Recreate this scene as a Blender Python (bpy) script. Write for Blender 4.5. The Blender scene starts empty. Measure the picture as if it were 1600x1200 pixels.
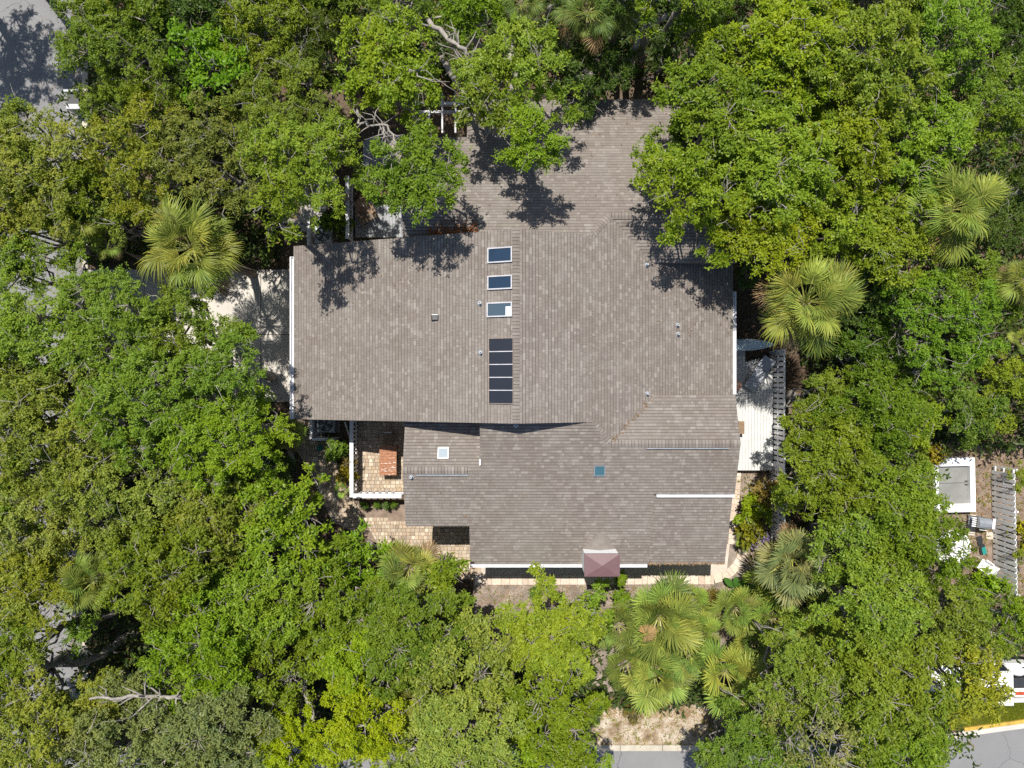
import bpy, math, random
import numpy as np
from mathutils import Vector, Matrix

random.seed(7)
SC = bpy.context.scene
COL = SC.collection
PI = math.pi
R_ = math.radians

# ------------------------------------------------------------------ camera, sky, sun, exposure
CAM_H, FPX = 31.0, 1067.0
cam_data = bpy.data.cameras.new('camera')
cam_data.sensor_width = 36.0
cam_data.lens = 36.0 * FPX / 1600.0
cam_data.clip_end = 2000.0
cam = bpy.data.objects.new('camera', cam_data)
COL.objects.link(cam)
cam.location = (0, 0, CAM_H)
SC.camera = cam

SUN = Vector((-0.13, 0.41, 1.0)).normalized()          # towards the sun
elev = math.asin(SUN.z)
world = bpy.data.worlds.new('World')
SC.world = world
world.use_nodes = True
wn = world.node_tree.nodes
bg = wn['Background']
sky = wn.new('ShaderNodeTexSky')
sky.sky_type = 'NISHITA'
sky.sun_disc = False
sky.sun_elevation = elev
sky.sun_rotation = math.atan2(SUN.x, SUN.y)
world.node_tree.links.new(sky.outputs[0], bg.inputs[0])
bg.inputs[1].default_value = 0.10
sun_data = bpy.data.lights.new('sun', 'SUN')
sun_data.energy = 5.0
sun_data.angle = R_(0.53)
sun_data.color = (1.0, 0.95, 0.87)
sun = bpy.data.objects.new('sun', sun_data)
COL.objects.link(sun)
sun.rotation_euler = SUN.to_track_quat('Z', 'Y').to_euler()
sun.location = (0, 0, 60)
SC.view_settings.view_transform = 'Standard'
SC.view_settings.look = 'None'
SC.view_settings.exposure = 0.50
SC.view_settings.gamma = 1.0
SC.view_settings.use_curve_mapping = False
SC.cycles.use_denoising = False
SC.cycles.max_bounces = 6
SC.cycles.diffuse_bounces = 3
SC.cycles.glossy_bounces = 2
SC.cycles.transmission_bounces = 3
SC.cycles.transparent_max_bounces = 4


# ------------------------------------------------------------------ helpers
def P(px, py, z=0.0):
    s = (CAM_H - z) / FPX
    return Vector(((px - 800) * s, (600 - py) * s, z))


def obj(name, mesh, parent=None, mat=None, loc=None, rot=None, scale=None):
    o = bpy.data.objects.new(name, mesh)
    COL.objects.link(o)
    if parent is not None:
        o.parent = parent
    if mat is not None and mesh is not None and len(mesh.materials) == 0:
        mesh.materials.append(mat)
    if loc is not None:
        o.location = loc
    if rot is not None:
        o.rotation_euler = rot if not isinstance(rot, (int, float)) else (0, 0, rot)
    if scale is not None:
        o.scale = (scale, scale, scale) if isinstance(scale, (int, float)) else scale
    return o


def tag(o, label=None, cat=None, group=None, kind=None):
    if label: o['label'] = label
    if cat: o['category'] = cat
    if group: o['group'] = group
    if kind: o['kind'] = kind
    return o


def thing(name, label, cat, loc=(0, 0, 0), rz=0.0, group=None):
    o = bpy.data.objects.new(name, None)
    o.empty_display_size = 0.2
    COL.objects.link(o)
    o.location = loc
    o.rotation_euler = (0, 0, rz)
    return tag(o, label, cat, group)


class MB:
    """collects faces; build() makes ONE mesh object"""
    def __init__(self):
        self.v, self.f, self.m, self.a = [], [], [], []
        self.mi, self.att = 0, 0.0

    def face(self, pts):
        n = len(self.v)
        self.v.extend([tuple(p) for p in pts])
        self.f.append(list(range(n, n + len(pts))))
        self.m.append(self.mi); self.a.append(self.att)

    def idx(self, verts, faces):
        n = len(self.v)
        self.v.extend([tuple(p) for p in verts])
        for f in faces:
            self.f.append([n + i for i in f]); self.m.append(self.mi); self.a.append(self.att)

    def box(self, x0, x1, y0, y1, z0, z1, bev=0.0):
        if bev <= 0:
            V = [(x0, y0, z0), (x1, y0, z0), (x1, y1, z0), (x0, y1, z0), (x0, y0, z1), (x1, y0, z1), (x1, y1, z1), (x0, y1, z1)]
            self.idx(V, [(3, 2, 1, 0), (4, 5, 6, 7), (0, 1, 5, 4), (1, 2, 6, 5), (2, 3, 7, 6), (3, 0, 4, 7)])
        else:
            b = bev
            V = [(x0, y0, z0), (x1, y0, z0), (x1, y1, z0), (x0, y1, z0),
                 (x0, y0, z1 - b), (x1, y0, z1 - b), (x1, y1, z1 - b), (x0, y1, z1 - b),
                 (x0 + b, y0 + b, z1), (x1 - b, y0 + b, z1), (x1 - b, y1 - b, z1), (x0 + b, y1 - b, z1)]
            F = [(3, 2, 1, 0), (8, 9, 10, 11)]
            for k in range(4):
                j = (k + 1) % 4
                F += [(k, j, 4 + j, 4 + k), (4 + k, 4 + j, 8 + j, 8 + k)]
            self.idx(V, F)
        return self

    def obox(self, c, ax, ay, az):
        """oriented box: centre and three half-axis vectors"""
        c, ax, ay, az = Vector(c), Vector(ax), Vector(ay), Vector(az)
        V = [c + sx * ax + sy * ay + sz * az for sz in (-1, 1) for sx, sy in ((-1, -1), (1, -1), (1, 1), (-1, 1))]
        self.idx(V, [(3, 2, 1, 0), (4, 5, 6, 7), (0, 1, 5, 4), (1, 2, 6, 5), (2, 3, 7, 6), (3, 0, 4, 7)])
        return self

    def tube(self, pts, rad, n=6, cap=True):
        pts = [Vector(p) for p in pts]
        rad = rad if isinstance(rad, (list, tuple)) else [rad] * len(pts)
        V, F = [], []
        for i, p in enumerate(pts):
            d = (pts[min(i + 1, len(pts) - 1)] - pts[max(i - 1, 0)])
            d = d.normalized() if d.length > 1e-9 else Vector((0, 0, 1))
            t = d.cross(Vector((0, 0, 1)))
            if t.length < 1e-3: t = d.cross(Vector((1, 0, 0)))
            t.normalize(); b = d.cross(t)
            for k in range(n):
                a = 2 * PI * k / n
                V.append(p + (t * math.cos(a) + b * math.sin(a)) * rad[i])
        for i in range(len(pts) - 1):
            for k in range(n):
                j = (k + 1) % n
                F.append((i * n + k, i * n + j, (i + 1) * n + j, (i + 1) * n + k))
        if cap:
            F.append(tuple(reversed(range(n)))); F.append(tuple(range((len(pts) - 1) * n, len(pts) * n)))
        self.idx(V, F)
        return self

    def lathe(self, prof, n=20, c=(0, 0, 0)):
        V, F = [], []
        for r, z in prof:
            for k in range(n):
                a = 2 * PI * k / n
                V.append((c[0] + r * math.cos(a), c[1] + r * math.sin(a), c[2] + z))
        for i in range(len(prof) - 1):
            for k in range(n):
                j = (k + 1) % n
                F.append((i * n + k, i * n + j, (i + 1) * n + j, (i + 1) * n + k))
        F.append(tuple(range((len(prof) - 1) * n, len(prof) * n)))
        self.idx(V, F)
        return self

    def prism(self, poly, z0, z1):
        """poly: ccw plan points; z0/z1 numbers or functions of (x,y)"""
        f0 = z0 if callable(z0) else (lambda x, y: z0)
        f1 = z1 if callable(z1) else (lambda x, y: z1)
        n = len(poly)
        V = [(p[0], p[1], f0(p[0], p[1])) for p in poly] + [(p[0], p[1], f1(p[0], p[1])) for p in poly]
        F = [tuple(reversed(range(n))), tuple(range(n, 2 * n))]
        for k in range(n):
            j = (k + 1) % n
            F.append((k, j, n + j, n + k))
        self.idx(V, F)
        return self

    def mesh(self, name, mats=(), attr=None, smooth=False):
        me = bpy.data.meshes.new(name)
        me.from_pydata(self.v, [], self.f)
        for m in mats: me.materials.append(m)
        if any(self.m):
            me.polygons.foreach_set('material_index', self.m)
        if attr:
            at = me.attributes.new(attr, 'FLOAT', 'FACE')
            at.data.foreach_set('value', self.a)
        if smooth:
            me.polygons.foreach_set('use_smooth', [True] * len(me.polygons))
        me.update()
        return me

    def build(self, name, mat, parent=None, smooth=False, attr=None, loc=None, rot=None):
        mats = mat if isinstance(mat, (list, tuple)) else [mat]
        return obj(name, self.mesh(name, mats, attr, smooth), parent, loc=loc, rot=rot)


# ------------------------------------------------------------------ materials
def nt(name):
    m = bpy.data.materials.new(name)
    m.use_nodes = True
    t = m.node_tree
    b = t.nodes['Principled BSDF']
    return m, t, b


def ramp(t, fac, stops):
    n = t.nodes.new('ShaderNodeValToRGB')
    els = n.color_ramp.elements
    while len(els) < len(stops): els.new(0.5)
    for e, (p, c) in zip(els, stops):
        e.position = p; e.color = (c[0], c[1], c[2], 1)
    t.links.new(fac, n.inputs[0])
    return n.outputs[0]


def noise(t, scale, detail=4.0, rough=0.6, coord='Object'):
    tc = t.nodes.new('ShaderNodeTexCoord')
    n = t.nodes.new('ShaderNodeTexNoise')
    n.inputs['Scale'].default_value = scale
    n.inputs['Detail'].default_value = detail
    n.inputs['Roughness'].default_value = rough
    t.links.new(tc.outputs[coord], n.inputs['Vector'])
    return n.outputs[0]


def gnoise(t, scale, detail=4.0, rough=0.6):
    g = t.nodes.new('ShaderNodeNewGeometry')
    n = t.nodes.new('ShaderNodeTexNoise')
    n.inputs['Scale'].default_value = scale
    n.inputs['Detail'].default_value = detail
    n.inputs['Roughness'].default_value = rough
    t.links.new(g.outputs['Position'], n.inputs['Vector'])
    return n.outputs[0]


def mixc(t, fac, a, b, mode='MIX'):
    n = t.nodes.new('ShaderNodeMix')
    n.data_type = 'RGBA'; n.blend_type = mode
    for sock, val in ((n.inputs[0], fac), (n.inputs[6], a), (n.inputs[7], b)):
        if isinstance(val, (int, float)): sock.default_value = val
        elif isinstance(val, tuple): sock.default_value = (val[0], val[1], val[2], 1)
        else: t.links.new(val, sock)
    return n.outputs[2]


def mth(t, op, a, b=None, clamp=False):
    n = t.nodes.new('ShaderNodeMath')
    n.operation = op; n.use_clamp = clamp
    for s, v in ((n.inputs[0], a), (n.inputs[1], b)):
        if v is None: continue
        if isinstance(v, (int, float)): s.default_value = v
        else: t.links.new(v, s)
    return n.outputs[0]


def bump(t, b, h, strength=0.3, dist=0.02):
    n = t.nodes.new('ShaderNodeBump')
    n.inputs['Strength'].default_value = strength
    n.inputs['Distance'].default_value = dist
    t.links.new(h, n.inputs['Height'])
    t.links.new(n.outputs[0], b.inputs['Normal'])


def simple(name, c, rough=0.6, var=0.18, scale=6.0, metal=0.0, spec=0.5, bmp=0.0, fine=60.0):
    """paint, wood, concrete: colour with soft blotches, fine grain and slight relief"""
    m, t, b = nt(name)
    n1 = gnoise(t, scale, 5)
    n2 = gnoise(t, fine, 3)
    f = mth(t, 'ADD', mth(t, 'MULTIPLY', n1, 0.7), mth(t, 'MULTIPLY', n2, 0.3))
    lo = tuple(x * (1 - var * 1.6) for x in c); hi = tuple(min(x * (1 + var * 1.2), 0.95) for x in c)
    t.links.new(ramp(t, f, [(0.3, lo), (0.7, hi)]), b.inputs['Base Color'])
    b.inputs['Roughness'].default_value = rough
    b.inputs['Metallic'].default_value = metal
    b.inputs['Specular IOR Level'].default_value = spec
    if bmp: bump(t, b, n2, bmp, 0.01)
    return m


M = {}
M['white'] = simple('white_paint', (0.62, 0.62, 0.635), 0.5, 0.12, 3.0)
M['white_bright'] = simple('white_plastic', (0.8, 0.8, 0.8), 0.35, 0.03)
M['trim'] = simple('tan_trim', (0.20, 0.16, 0.13), 0.6, 0.12)
M['frame'] = simple('weathered_white_frame', (0.40, 0.40, 0.42), 0.5, 0.15, 4.0)
M['siding'] = simple('pale_siding', (0.62, 0.60, 0.57), 0.6, 0.08)
M['grey_metal'] = simple('grey_metal', (0.30, 0.32, 0.34), 0.4, 0.12, metal=0.4)
M['dark'] = simple('dark_metal', (0.025, 0.027, 0.03), 0.5, 0.2)
M['dark_glass'] = simple('dark_glass', (0.015, 0.022, 0.035), 0.08, 0.1)
def asphalt_mat():
    m, t, b = nt('asphalt')
    n1 = gnoise(t, .35, 5, .6); n2 = gnoise(t, 40.0, 3, .7); n3 = gnoise(t, 2.5, 5, .7)
    c = ramp(t, n2, [(.3, (.13, .13, .133)), (.5, (.19, .19, .193)), (.72, (.26, .258, .255))])
    c = mixc(t, mth(t, 'MULTIPLY', ramp(t, n1, [(.42, (1, 1, 1)), (.6, (0, 0, 0))]), .35), c, (.135, .135, .14))
    c = mixc(t, mth(t, 'MULTIPLY', ramp(t, n3, [(.62, (0, 0, 0)), (.72, (1, 1, 1))]), .35), c, (.10, .098, .098))
    g_ = t.nodes.new('ShaderNodeNewGeometry'); v = t.nodes.new('ShaderNodeTexVoronoi'); v.feature = 'DISTANCE_TO_EDGE'; v.inputs['Scale'].default_value = .30
    mp = t.nodes.new('ShaderNodeVectorMath'); mp.operation = 'ADD'
    nn = t.nodes.new('ShaderNodeTexNoise'); nn.inputs['Scale'].default_value = 1.3; nn.inputs['Detail'].default_value = 4
    t.links.new(g_.outputs['Position'], nn.inputs['Vector']); t.links.new(g_.outputs['Position'], mp.inputs[0]); t.links.new(nn.outputs['Color'], mp.inputs[1])
    t.links.new(mp.outputs[0], v.inputs['Vector'])
    crack = mth(t, 'LESS_THAN', v.outputs['Distance'], .0045)
    c = mixc(t, mth(t, 'MULTIPLY', crack, .6), c, (.05, .05, .05))
    t.links.new(c, b.inputs['Base Color']); b.inputs['Roughness'].default_value = .9
    bump(t, b, n2, .4, .01)
    return m


M['asphalt'] = asphalt_mat()
M['concrete'] = simple('driveway_concrete', (0.46, 0.43, 0.385), 0.85, 0.12, 0.9, bmp=0.2)
M['kerb'] = simple('kerb_concrete', (0.42, 0.38, 0.31), 0.85, 0.2, 2.0, bmp=0.2)
M['yellow'] = simple('yellow_kerb_paint', (0.46, 0.30, 0.05), 0.75, 0.3, 3.0)
def sand_mat():
    m, t, b = nt('pale_sand')
    a = gnoise(t, 1.6, 6, .65); f = gnoise(t, 14.0, 4, .7)
    c = ramp(t, a, [(.36, (.15, .10, .06)), (.46, (.29, .225, .155)), (.55, (.40, .34, .27)), (.7, (.50, .45, .39))])
    c = mixc(t, 1.0, c, ramp(t, f, [(.3, (.65, .62, .58)), (.65, (1.12, 1.12, 1.12))]), 'MULTIPLY')
    t.links.new(c, b.inputs['Base Color']); b.inputs['Roughness'].default_value = .95
    bump(t, b, f, .7, .03)
    return m


M['sand'] = sand_mat()
M['deck_white'] = simple('whitewashed_board', (0.50, 0.50, 0.48), 0.65, 0.08, 3.0)
M['deck_grey'] = simple('grey_deck_board', (0.28, 0.29, 0.30), 0.75, 0.2, 5.0)
M['rust_wood'] = simple('weathered_orange_board', (0.30, 0.125, 0.055), 0.55, 0.35, 9.0)
M['brown_wood'] = simple('brown_wood', (0.20, 0.13, 0.075), 0.7, 0.25, 8.0)
M['bark'] = simple('pale_bark', (0.26, 0.235, 0.205), 0.9, 0.3, 6.0, bmp=0.6, fine=30)
M['palm_bark'] = simple('palm_bark', (0.20, 0.165, 0.13), 0.95, 0.35, 9.0, bmp=0.8, fine=25)
M['cushion'] = simple('grey_cushion', (0.33, 0.35, 0.39), 0.9, 0.06, 5.0)
M['board_blue'] = simple('pale_blue_gelcoat', (0.50, 0.60, 0.66), 0.25, 0.05, 2.0)
M['terracotta'] = simple('terracotta', (0.33, 0.09, 0.045), 0.75, 0.2, 9)
M['teal'] = simple('teal_plastic', (0.02, 0.22, 0.19), 0.4, 0.1)
M['cap'] = simple('mauve_metal_cap', (0.125, 0.068, 0.070), 0.5, 0.08, 4.0)
M['fan_white'] = simple('stucco', (0.78, 0.78, 0.77), 0.8, 0.04, bmp=0.2)
M['slate'] = simple('grey_lid', (0.19, 0.192, 0.18), 0.75, 0.14, 2.2)
M['red'] = simple('red_plastic', (0.42, 0.06, 0.03), 0.4, 0.15)
M['rubber'] = simple('tyre_rubber', (0.02, 0.02, 0.02), 0.85, 0.1)
M['soil'] = simple('mulch_soil', (0.20, 0.15, 0.115), 0.95, 0.35, 2.2, bmp=0.8, fine=22)
M['stone'] = simple('cream_stone', (0.47, 0.41, 0.35), 0.85, 0.16, 6.0, bmp=0.3, fine=30)
M['dry'] = simple('dry_leaves', (0.20, 0.09, 0.04), 0.9, 0.4, 20.0)


def glass_mat(name, c, rough=0.06):
    m, t, b = nt(name)
    b.inputs['Base Color'].default_value = (c[0], c[1], c[2], 1)
    b.inputs['Roughness'].default_value = rough
    b.inputs['Specular IOR Level'].default_value = 0.7
    n = gnoise(t, 0.8, 2)
    bump(t, b, n, 0.05, 0.02)
    return m


M['pane_blue'] = glass_mat('blue_skylight_glass', (0.014, 0.030, 0.056))
M['pane_pale'] = glass_mat('pale_skylight_glass', (0.05, 0.078, 0.10))
M['pane_dark'] = glass_mat('dark_screen_glass', (0.013, 0.015, 0.021), 0.25)
M['pane_teal'] = glass_mat('teal_skylight_glass', (0.045, 0.115, 0.145))
M['pane_white'] = glass_mat('milky_skylight_glass', (0.26, 0.31, 0.34))


def shingle_mat():
    m, t, b = nt('asphalt_shingle')
    at = t.nodes.new('ShaderNodeAttribute'); at.attribute_name = 'rnd'
    oi = t.nodes.new('ShaderNodeObjectInfo')
    r = mth(t, 'FRACT', mth(t, 'ADD', at.outputs['Fac'], oi.outputs['Random']))
    butt_shade = mth(t, 'GREATER_THAN', at.outputs['Fac'], 1.5)           # upper strip painted dark to imitate the butt-edge shadow line
    c = ramp(t, r, [(0.0, (0.156, 0.134, 0.117)), (0.3, (0.170, 0.147, 0.129)), (0.55, (0.180, 0.157, 0.138)),
                    (0.75, (0.192, 0.168, 0.149)), (0.92, (0.218, 0.194, 0.173)), (1.0, (0.240, 0.216, 0.193))])
    w = gnoise(t, 0.35, 4)
    c = mixc(t, mth(t, 'MULTIPLY', ramp(t, w, [(0.45, (0, 0, 0)), (0.72, (1, 1, 1))]), 0.55), c, (0.205, 0.188, 0.165))
    w2 = gnoise(t, 0.9, 5, .7)                                      # lichen and faded granules in patches
    c = mixc(t, mth(t, 'MULTIPLY', ramp(t, w2, [(0.54, (0, 0, 0)), (0.74, (1, 1, 1))]), 0.5), c, (0.250, 0.234, 0.208))
    w3 = gnoise(t, 0.55, 5, .7)
    c = mixc(t, mth(t, 'MULTIPLY', ramp(t, w3, [(0.30, (1, 1, 1)), (0.46, (0, 0, 0))]), 0.45), c, (0.136, 0.111, 0.091))
    gr = gnoise(t, 85.0, 2)
    c = mixc(t, 1.0, c, ramp(t, gr, [(0.25, (0.80, 0.80, 0.80)), (0.75, (1.15, 1.15, 1.15))]), 'MULTIPLY')
    c = mixc(t, mth(t, 'MULTIPLY', butt_shade, 0.72), c, (0.032, 0.026, 0.022))
    t.links.new(c, b.inputs['Base Color'])
    b.inputs['Roughness'].default_value = 0.9
    b.inputs['Specular IOR Level'].default_value = 0.25
    bump(t, b, gr, 0.35, 0.006)
    return m


M['shingle'] = shingle_mat()


def paver_mat(name, cols, rough=0.85):
    m, t, b = nt(name)
    oi = t.nodes.new('ShaderNodeObjectInfo')
    c = ramp(t, oi.outputs['Random'], [(i / (len(cols) - 1), x) for i, x in enumerate(cols)])
    n = gnoise(t, 22.0, 4)
    c = mixc(t, 1.0, c, ramp(t, n, [(0.3, (0.75, 0.73, 0.70)), (0.7, (1.2, 1.2, 1.2))]), 'MULTIPLY')
    t.links.new(c, b.inputs['Base Color'])
    b.inputs['Roughness'].default_value = rough
    bump(t, b, n, 0.3, 0.01)
    return m


M['paver'] = paver_mat('tumbled_paver', [(0.24, 0.19, 0.14), (0.38, 0.31, 0.23), (0.33, 0.245, 0.17), (0.47, 0.39, 0.29), (0.29, 0.24, 0.19), (0.43, 0.37, 0.29), (0.36, 0.27, 0.18), (0.58, 0.51, 0.41)])
M['edging'] = paver_mat('edging_stone', [(0.50, 0.43, 0.36), (0.56, 0.47, 0.38), (0.45, 0.36, 0.29), (0.60, 0.53, 0.46)])


def leaf_mat(name, rough=0.45, trans=0.30, spread=0.55, rib=False):
    m, t, b = nt(name)
    oi = t.nodes.new('ShaderNodeObjectInfo')
    at = t.nodes.new('ShaderNodeAttribute'); at.attribute_name = 'rnd'
    r = at.outputs['Fac']
    base = oi.outputs['Color']
    dk = mixc(t, 1.0, base, (0.62, 0.72, 0.75), 'MULTIPLY')
    lt = mixc(t, 1.0, base, (1.5, 1.30, 1.15), 'MULTIPLY')
    f = ramp(t, r, [(0.0, (0, 0, 0)), (1.0, (1, 1, 1))])
    c = mixc(t, f, dk, lt)
    pn = gnoise(t, 0.55, 3)                                        # young yellow growth and older leaves in patches
    c = mixc(t, mth(t, 'MULTIPLY', ramp(t, pn, [(0.46, (0, 0, 0)), (0.74, (1, 1, 1))]), spread), c,
             mixc(t, 1.0, base, (1.55, 1.22, 0.75), 'MULTIPLY'))
    old = mth(t, 'GREATER_THAN', r, 0.975)
    c = mixc(t, mth(t, 'MULTIPLY', old, 0.7), c, (0.16, 0.10, 0.03))
    t.links.new(c, b.inputs['Base Color'])
    b.inputs['Roughness'].default_value = rough
    b.inputs['Specular IOR Level'].default_value = 0.18
    tr = t.nodes.new('ShaderNodeBsdfTranslucent')
    t.links.new(mixc(t, 1.0, c, (1.5, 1.65, 0.6), 'MULTIPLY'), tr.inputs['Color'])
    mx = t.nodes.new('ShaderNodeMixShader')
    mx.inputs[0].default_value = trans
    t.links.new(b.outputs[0], mx.inputs[1]); t.links.new(tr.outputs[0], mx.inputs[2])
    t.links.new(mx.outputs[0], t.nodes['Material Output'].inputs['Surface'])
    return m


M['leaf'] = leaf_mat('oak_leaf')
M['frond'] = leaf_mat('palm_frond', 0.48, 0.25, 0.3)
M['rib'] = simple('palm_rib', (0.26, 0.27, 0.05), 0.5, 0.15)


def ground_mat():
    m, t, b = nt('leaf_litter_ground')
    n1 = gnoise(t, 0.25, 5); n2 = gnoise(t, 9.0, 5, 0.7); n3 = gnoise(t, 2.0, 4)
    c = ramp(t, n2, [(0.3, (0.032, 0.022, 0.016)), (0.5, (0.085, 0.056, 0.034)), (0.62, (0.13, 0.088, 0.055)), (0.75, (0.21, 0.155, 0.105))])
    c = mixc(t, mth(t, 'MULTIPLY', ramp(t, n1, [(0.5, (0, 0, 0)), (0.7, (1, 1, 1))]), 0.5), c, (0.20, 0.16, 0.12))
    c = mixc(t, mth(t, 'MULTIPLY', ramp(t, n3, [(0.55, (0, 0, 0)), (0.68, (1, 1, 1))]), 0.35), c, (0.055, 0.085, 0.02))
    t.links.new(c, b.inputs['Base Color'])
    b.inputs['Roughness'].default_value = 0.95
    bump(t, b, n2, 0.8, 0.05)
    return m


M['ground'] = ground_mat()
M['bed'] = simple('grey_mulch', (0.245, 0.20, 0.165), 0.95, 0.42, 1.6, bmp=0.9, fine=18)


def struct(name, mb, mat, **k):
    o = mb.build(name, mat, **k)
    o['kind'] = 'structure'
    return o


# ------------------------------------------------------------------ ground, roads, drive
g = MB()
NG = 24
for i in range(NG):
    for j in range(NG):
        x0, x1 = -180 + 360 * i / NG, -180 + 360 * (i + 1) / NG
        y0, y1 = -180 + 360 * j / NG, -180 + 360 * (j + 1) / NG
        g.face([(x0, y0, 0), (x1, y0, 0), (x1, y1, 0), (x0, y1, 0)])
struct('ground', g, M['ground'])

# west street (north-south) and south street with its slight bend
KX = P(130, 0).x
g = MB(); g.prism([(KX - 7.5, -45), (KX - 0.001, -45), (KX - 0.001, 120), (KX - 7.5, 120)], -0.2, 0.02)
struct('side_street', g, M['asphalt'])
south = [(-30, P(0, 1172).y), (P(1100, 0).x, P(0, 1172).y), (P(1300, 0).x, P(0, 1168).y), (P(1510, 0).x, P(0, 1150).y), (P(1605, 0).x, P(0, 1137).y), (45, P(0, 1085).y)]
g = MB(); g.prism([(KX, -40), (45, -40)] + [(max(x, KX), y) for x, y in reversed(south)], -0.2, 0.024)
struct('street', g, M['asphalt'])


def kerb_run(name, pts, w, h, mat, seg=2.0, z0=0.0, gap=0.012):
    """kerb stones laid end to end along a line; each stone is a part"""
    e = bpy.data.objects.new(name, None); COL.objects.link(e); e['kind'] = 'structure'
    for (a, b) in zip(pts[:-1], pts[1:]):
        a, b = Vector((a[0], a[1], 0)), Vector((b[0], b[1], 0))
        L = (b - a).length; n = max(1, int(round(L / seg))); d = (b - a) / L
        nrm = Vector((-d.y, d.x, 0))
        for k in range(n):
            m = MB(); l = L / n - gap
            m.box(-l / 2, l / 2, 0, w, -0.1, h, 0.02)
            o = m.build('kerb_stone', mat, e)
            c = a + d * (L * (k + 0.5) / n)
            o.location = (c.x, c.y, z0); o.rotation_euler = (0, 0, math.atan2(d.y, d.x))
    return e


kerb_run('kerb', [(KX + 0.28, P(0, 640).y), (KX + 0.28, P(0, 1120).y)][::-1], 0.27, 0.12, M['kerb'], 2.4)
kerb_run('kerb', [(KX + 0.28, P(0, 421).y), (KX + 0.28, 25)], 0.27, 0.12, M['kerb'], 2.4)
kerb_run('kerb', [(KX + 1.5, P(0, 1172).y), (P(1100, 0).x, P(0, 1172).y), (P(1300, 0).x, P(0, 1168).y), (P(1503, 0).x, P(0, 1151).y)], 0.27, 0.12, M['kerb'], 1.9)
gut = kerb_run('gutter_apron', [(P(1503, 0).x, P(0, 1151).y), (P(1605, 0).x, P(0, 1137).y), (45, P(0, 1085).y)], 0.27, 0.05, M['concrete'], 2.0)
kerb_run('kerb', [(P(1503, 0).x + 0.05, P(0, 1151).y + 0.29), (P(1605, 0).x + 0.04, P(0, 1137).y + 0.29), (45, P(0, 1085).y + 0.29)], 0.16, 0.14, M['yellow'], 2.0)

drive = bpy.data.objects.new('driveway', None); COL.objects.link(drive); drive['kind'] = 'structure'
xs = [136, 226, 317, 408, 478]; ys = [421, 523, 628]
for i in range(4):
    for j in range(2):
        a, b = P(xs[i], ys[j + 1]), P(xs[i + 1], ys[j])
        m = MB(); m.box(a.x + .012, b.x - .012, a.y + .012, b.y - .012, -0.1, 0.05, 0.008)
        m.build('concrete_slab', M['concrete'], drive)

# verges and beds
rv = random.Random(3)
g = MB(); g.prism([P(905, 1166)[:2], P(1130, 1166)[:2]] + [P(1128 - 17 * k, 1100 + rv.uniform(-9, 9) + (9 if k in (0, 1, 12) else 0))[:2] for k in range(13)], -0.1, 0.012)
struct('sand_verge', g, M['sand'])
g = MB(); g.prism([P(740, 1010)[:2], P(840, 1030)[:2], P(960, 1085)[:2], P(1060, 1085)[:2], P(1210, 1010)[:2], P(1230, 900)[:2], P(1240, 730)[:2], P(1120, 730)[:2], P(1100, 890)[:2], P(740, 890)[:2]], -0.1, 0.008)
struct('planting_bed', g, M['bed'])
g = MB(); g.prism([P(1400, 930)[:2], P(1640, 930)[:2], P(1640, 690)[:2], P(1430, 690)[:2]], -0.1, 0.007)
struct('mulch_yard', g, M['soil'])
g = MB(); g.prism([P(1440, 1142)[:2], P(1503, 1140)[:2], P(1605, 1126)[:2], (45, P(0, 1070).y), (45, P(0, 990).y), P(1500, 1000)[:2]], -0.1, 0.010)
struct('lawn_soil', g, M['soil'])
g = MB(); g.prism([P(488, 362)[:2], P(494, 362)[:2], P(513, 322)[:2], P(530, 275)[:2], P(470, 275)[:2], P(470, 362)[:2]], -0.1, 0.03)
struct('footpath', g, M['concrete'])

# ------------------------------------------------------------------ the house
ZR, XR, MP = 6.64, 0.14, 0.348
YS, YN = -1.414, 5.54
XW, XE = -8.78, 8.86
zmain = lambda x, y: ZR - MP * abs(x - XR)
zS = lambda x, y: 5.41 + MP * (y + 2.23)            # long south slope
zS2 = lambda x, y: zS(x, y) - 0.11                  # its lowered south-east corner
zSn = lambda x, y: 5.41 - MP * (y + 2.23)           # short north slope behind the south ridge
zCn = lambda x, y: 5.045 - MP * (y + 3.28)
zN = lambda x, y: 5.41 - MP * (y - 6.31)            # long north slope
zNs = lambda x, y: 5.41 + MP * (y - 6.31)
zC2 = lambda x, y: 5.344 + MP * (y - 6.5)


def rect(x0, x1, y0, y1):
    return [(x0, y0), (x1, y0), (x1, y1), (x0, y1)]


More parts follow.
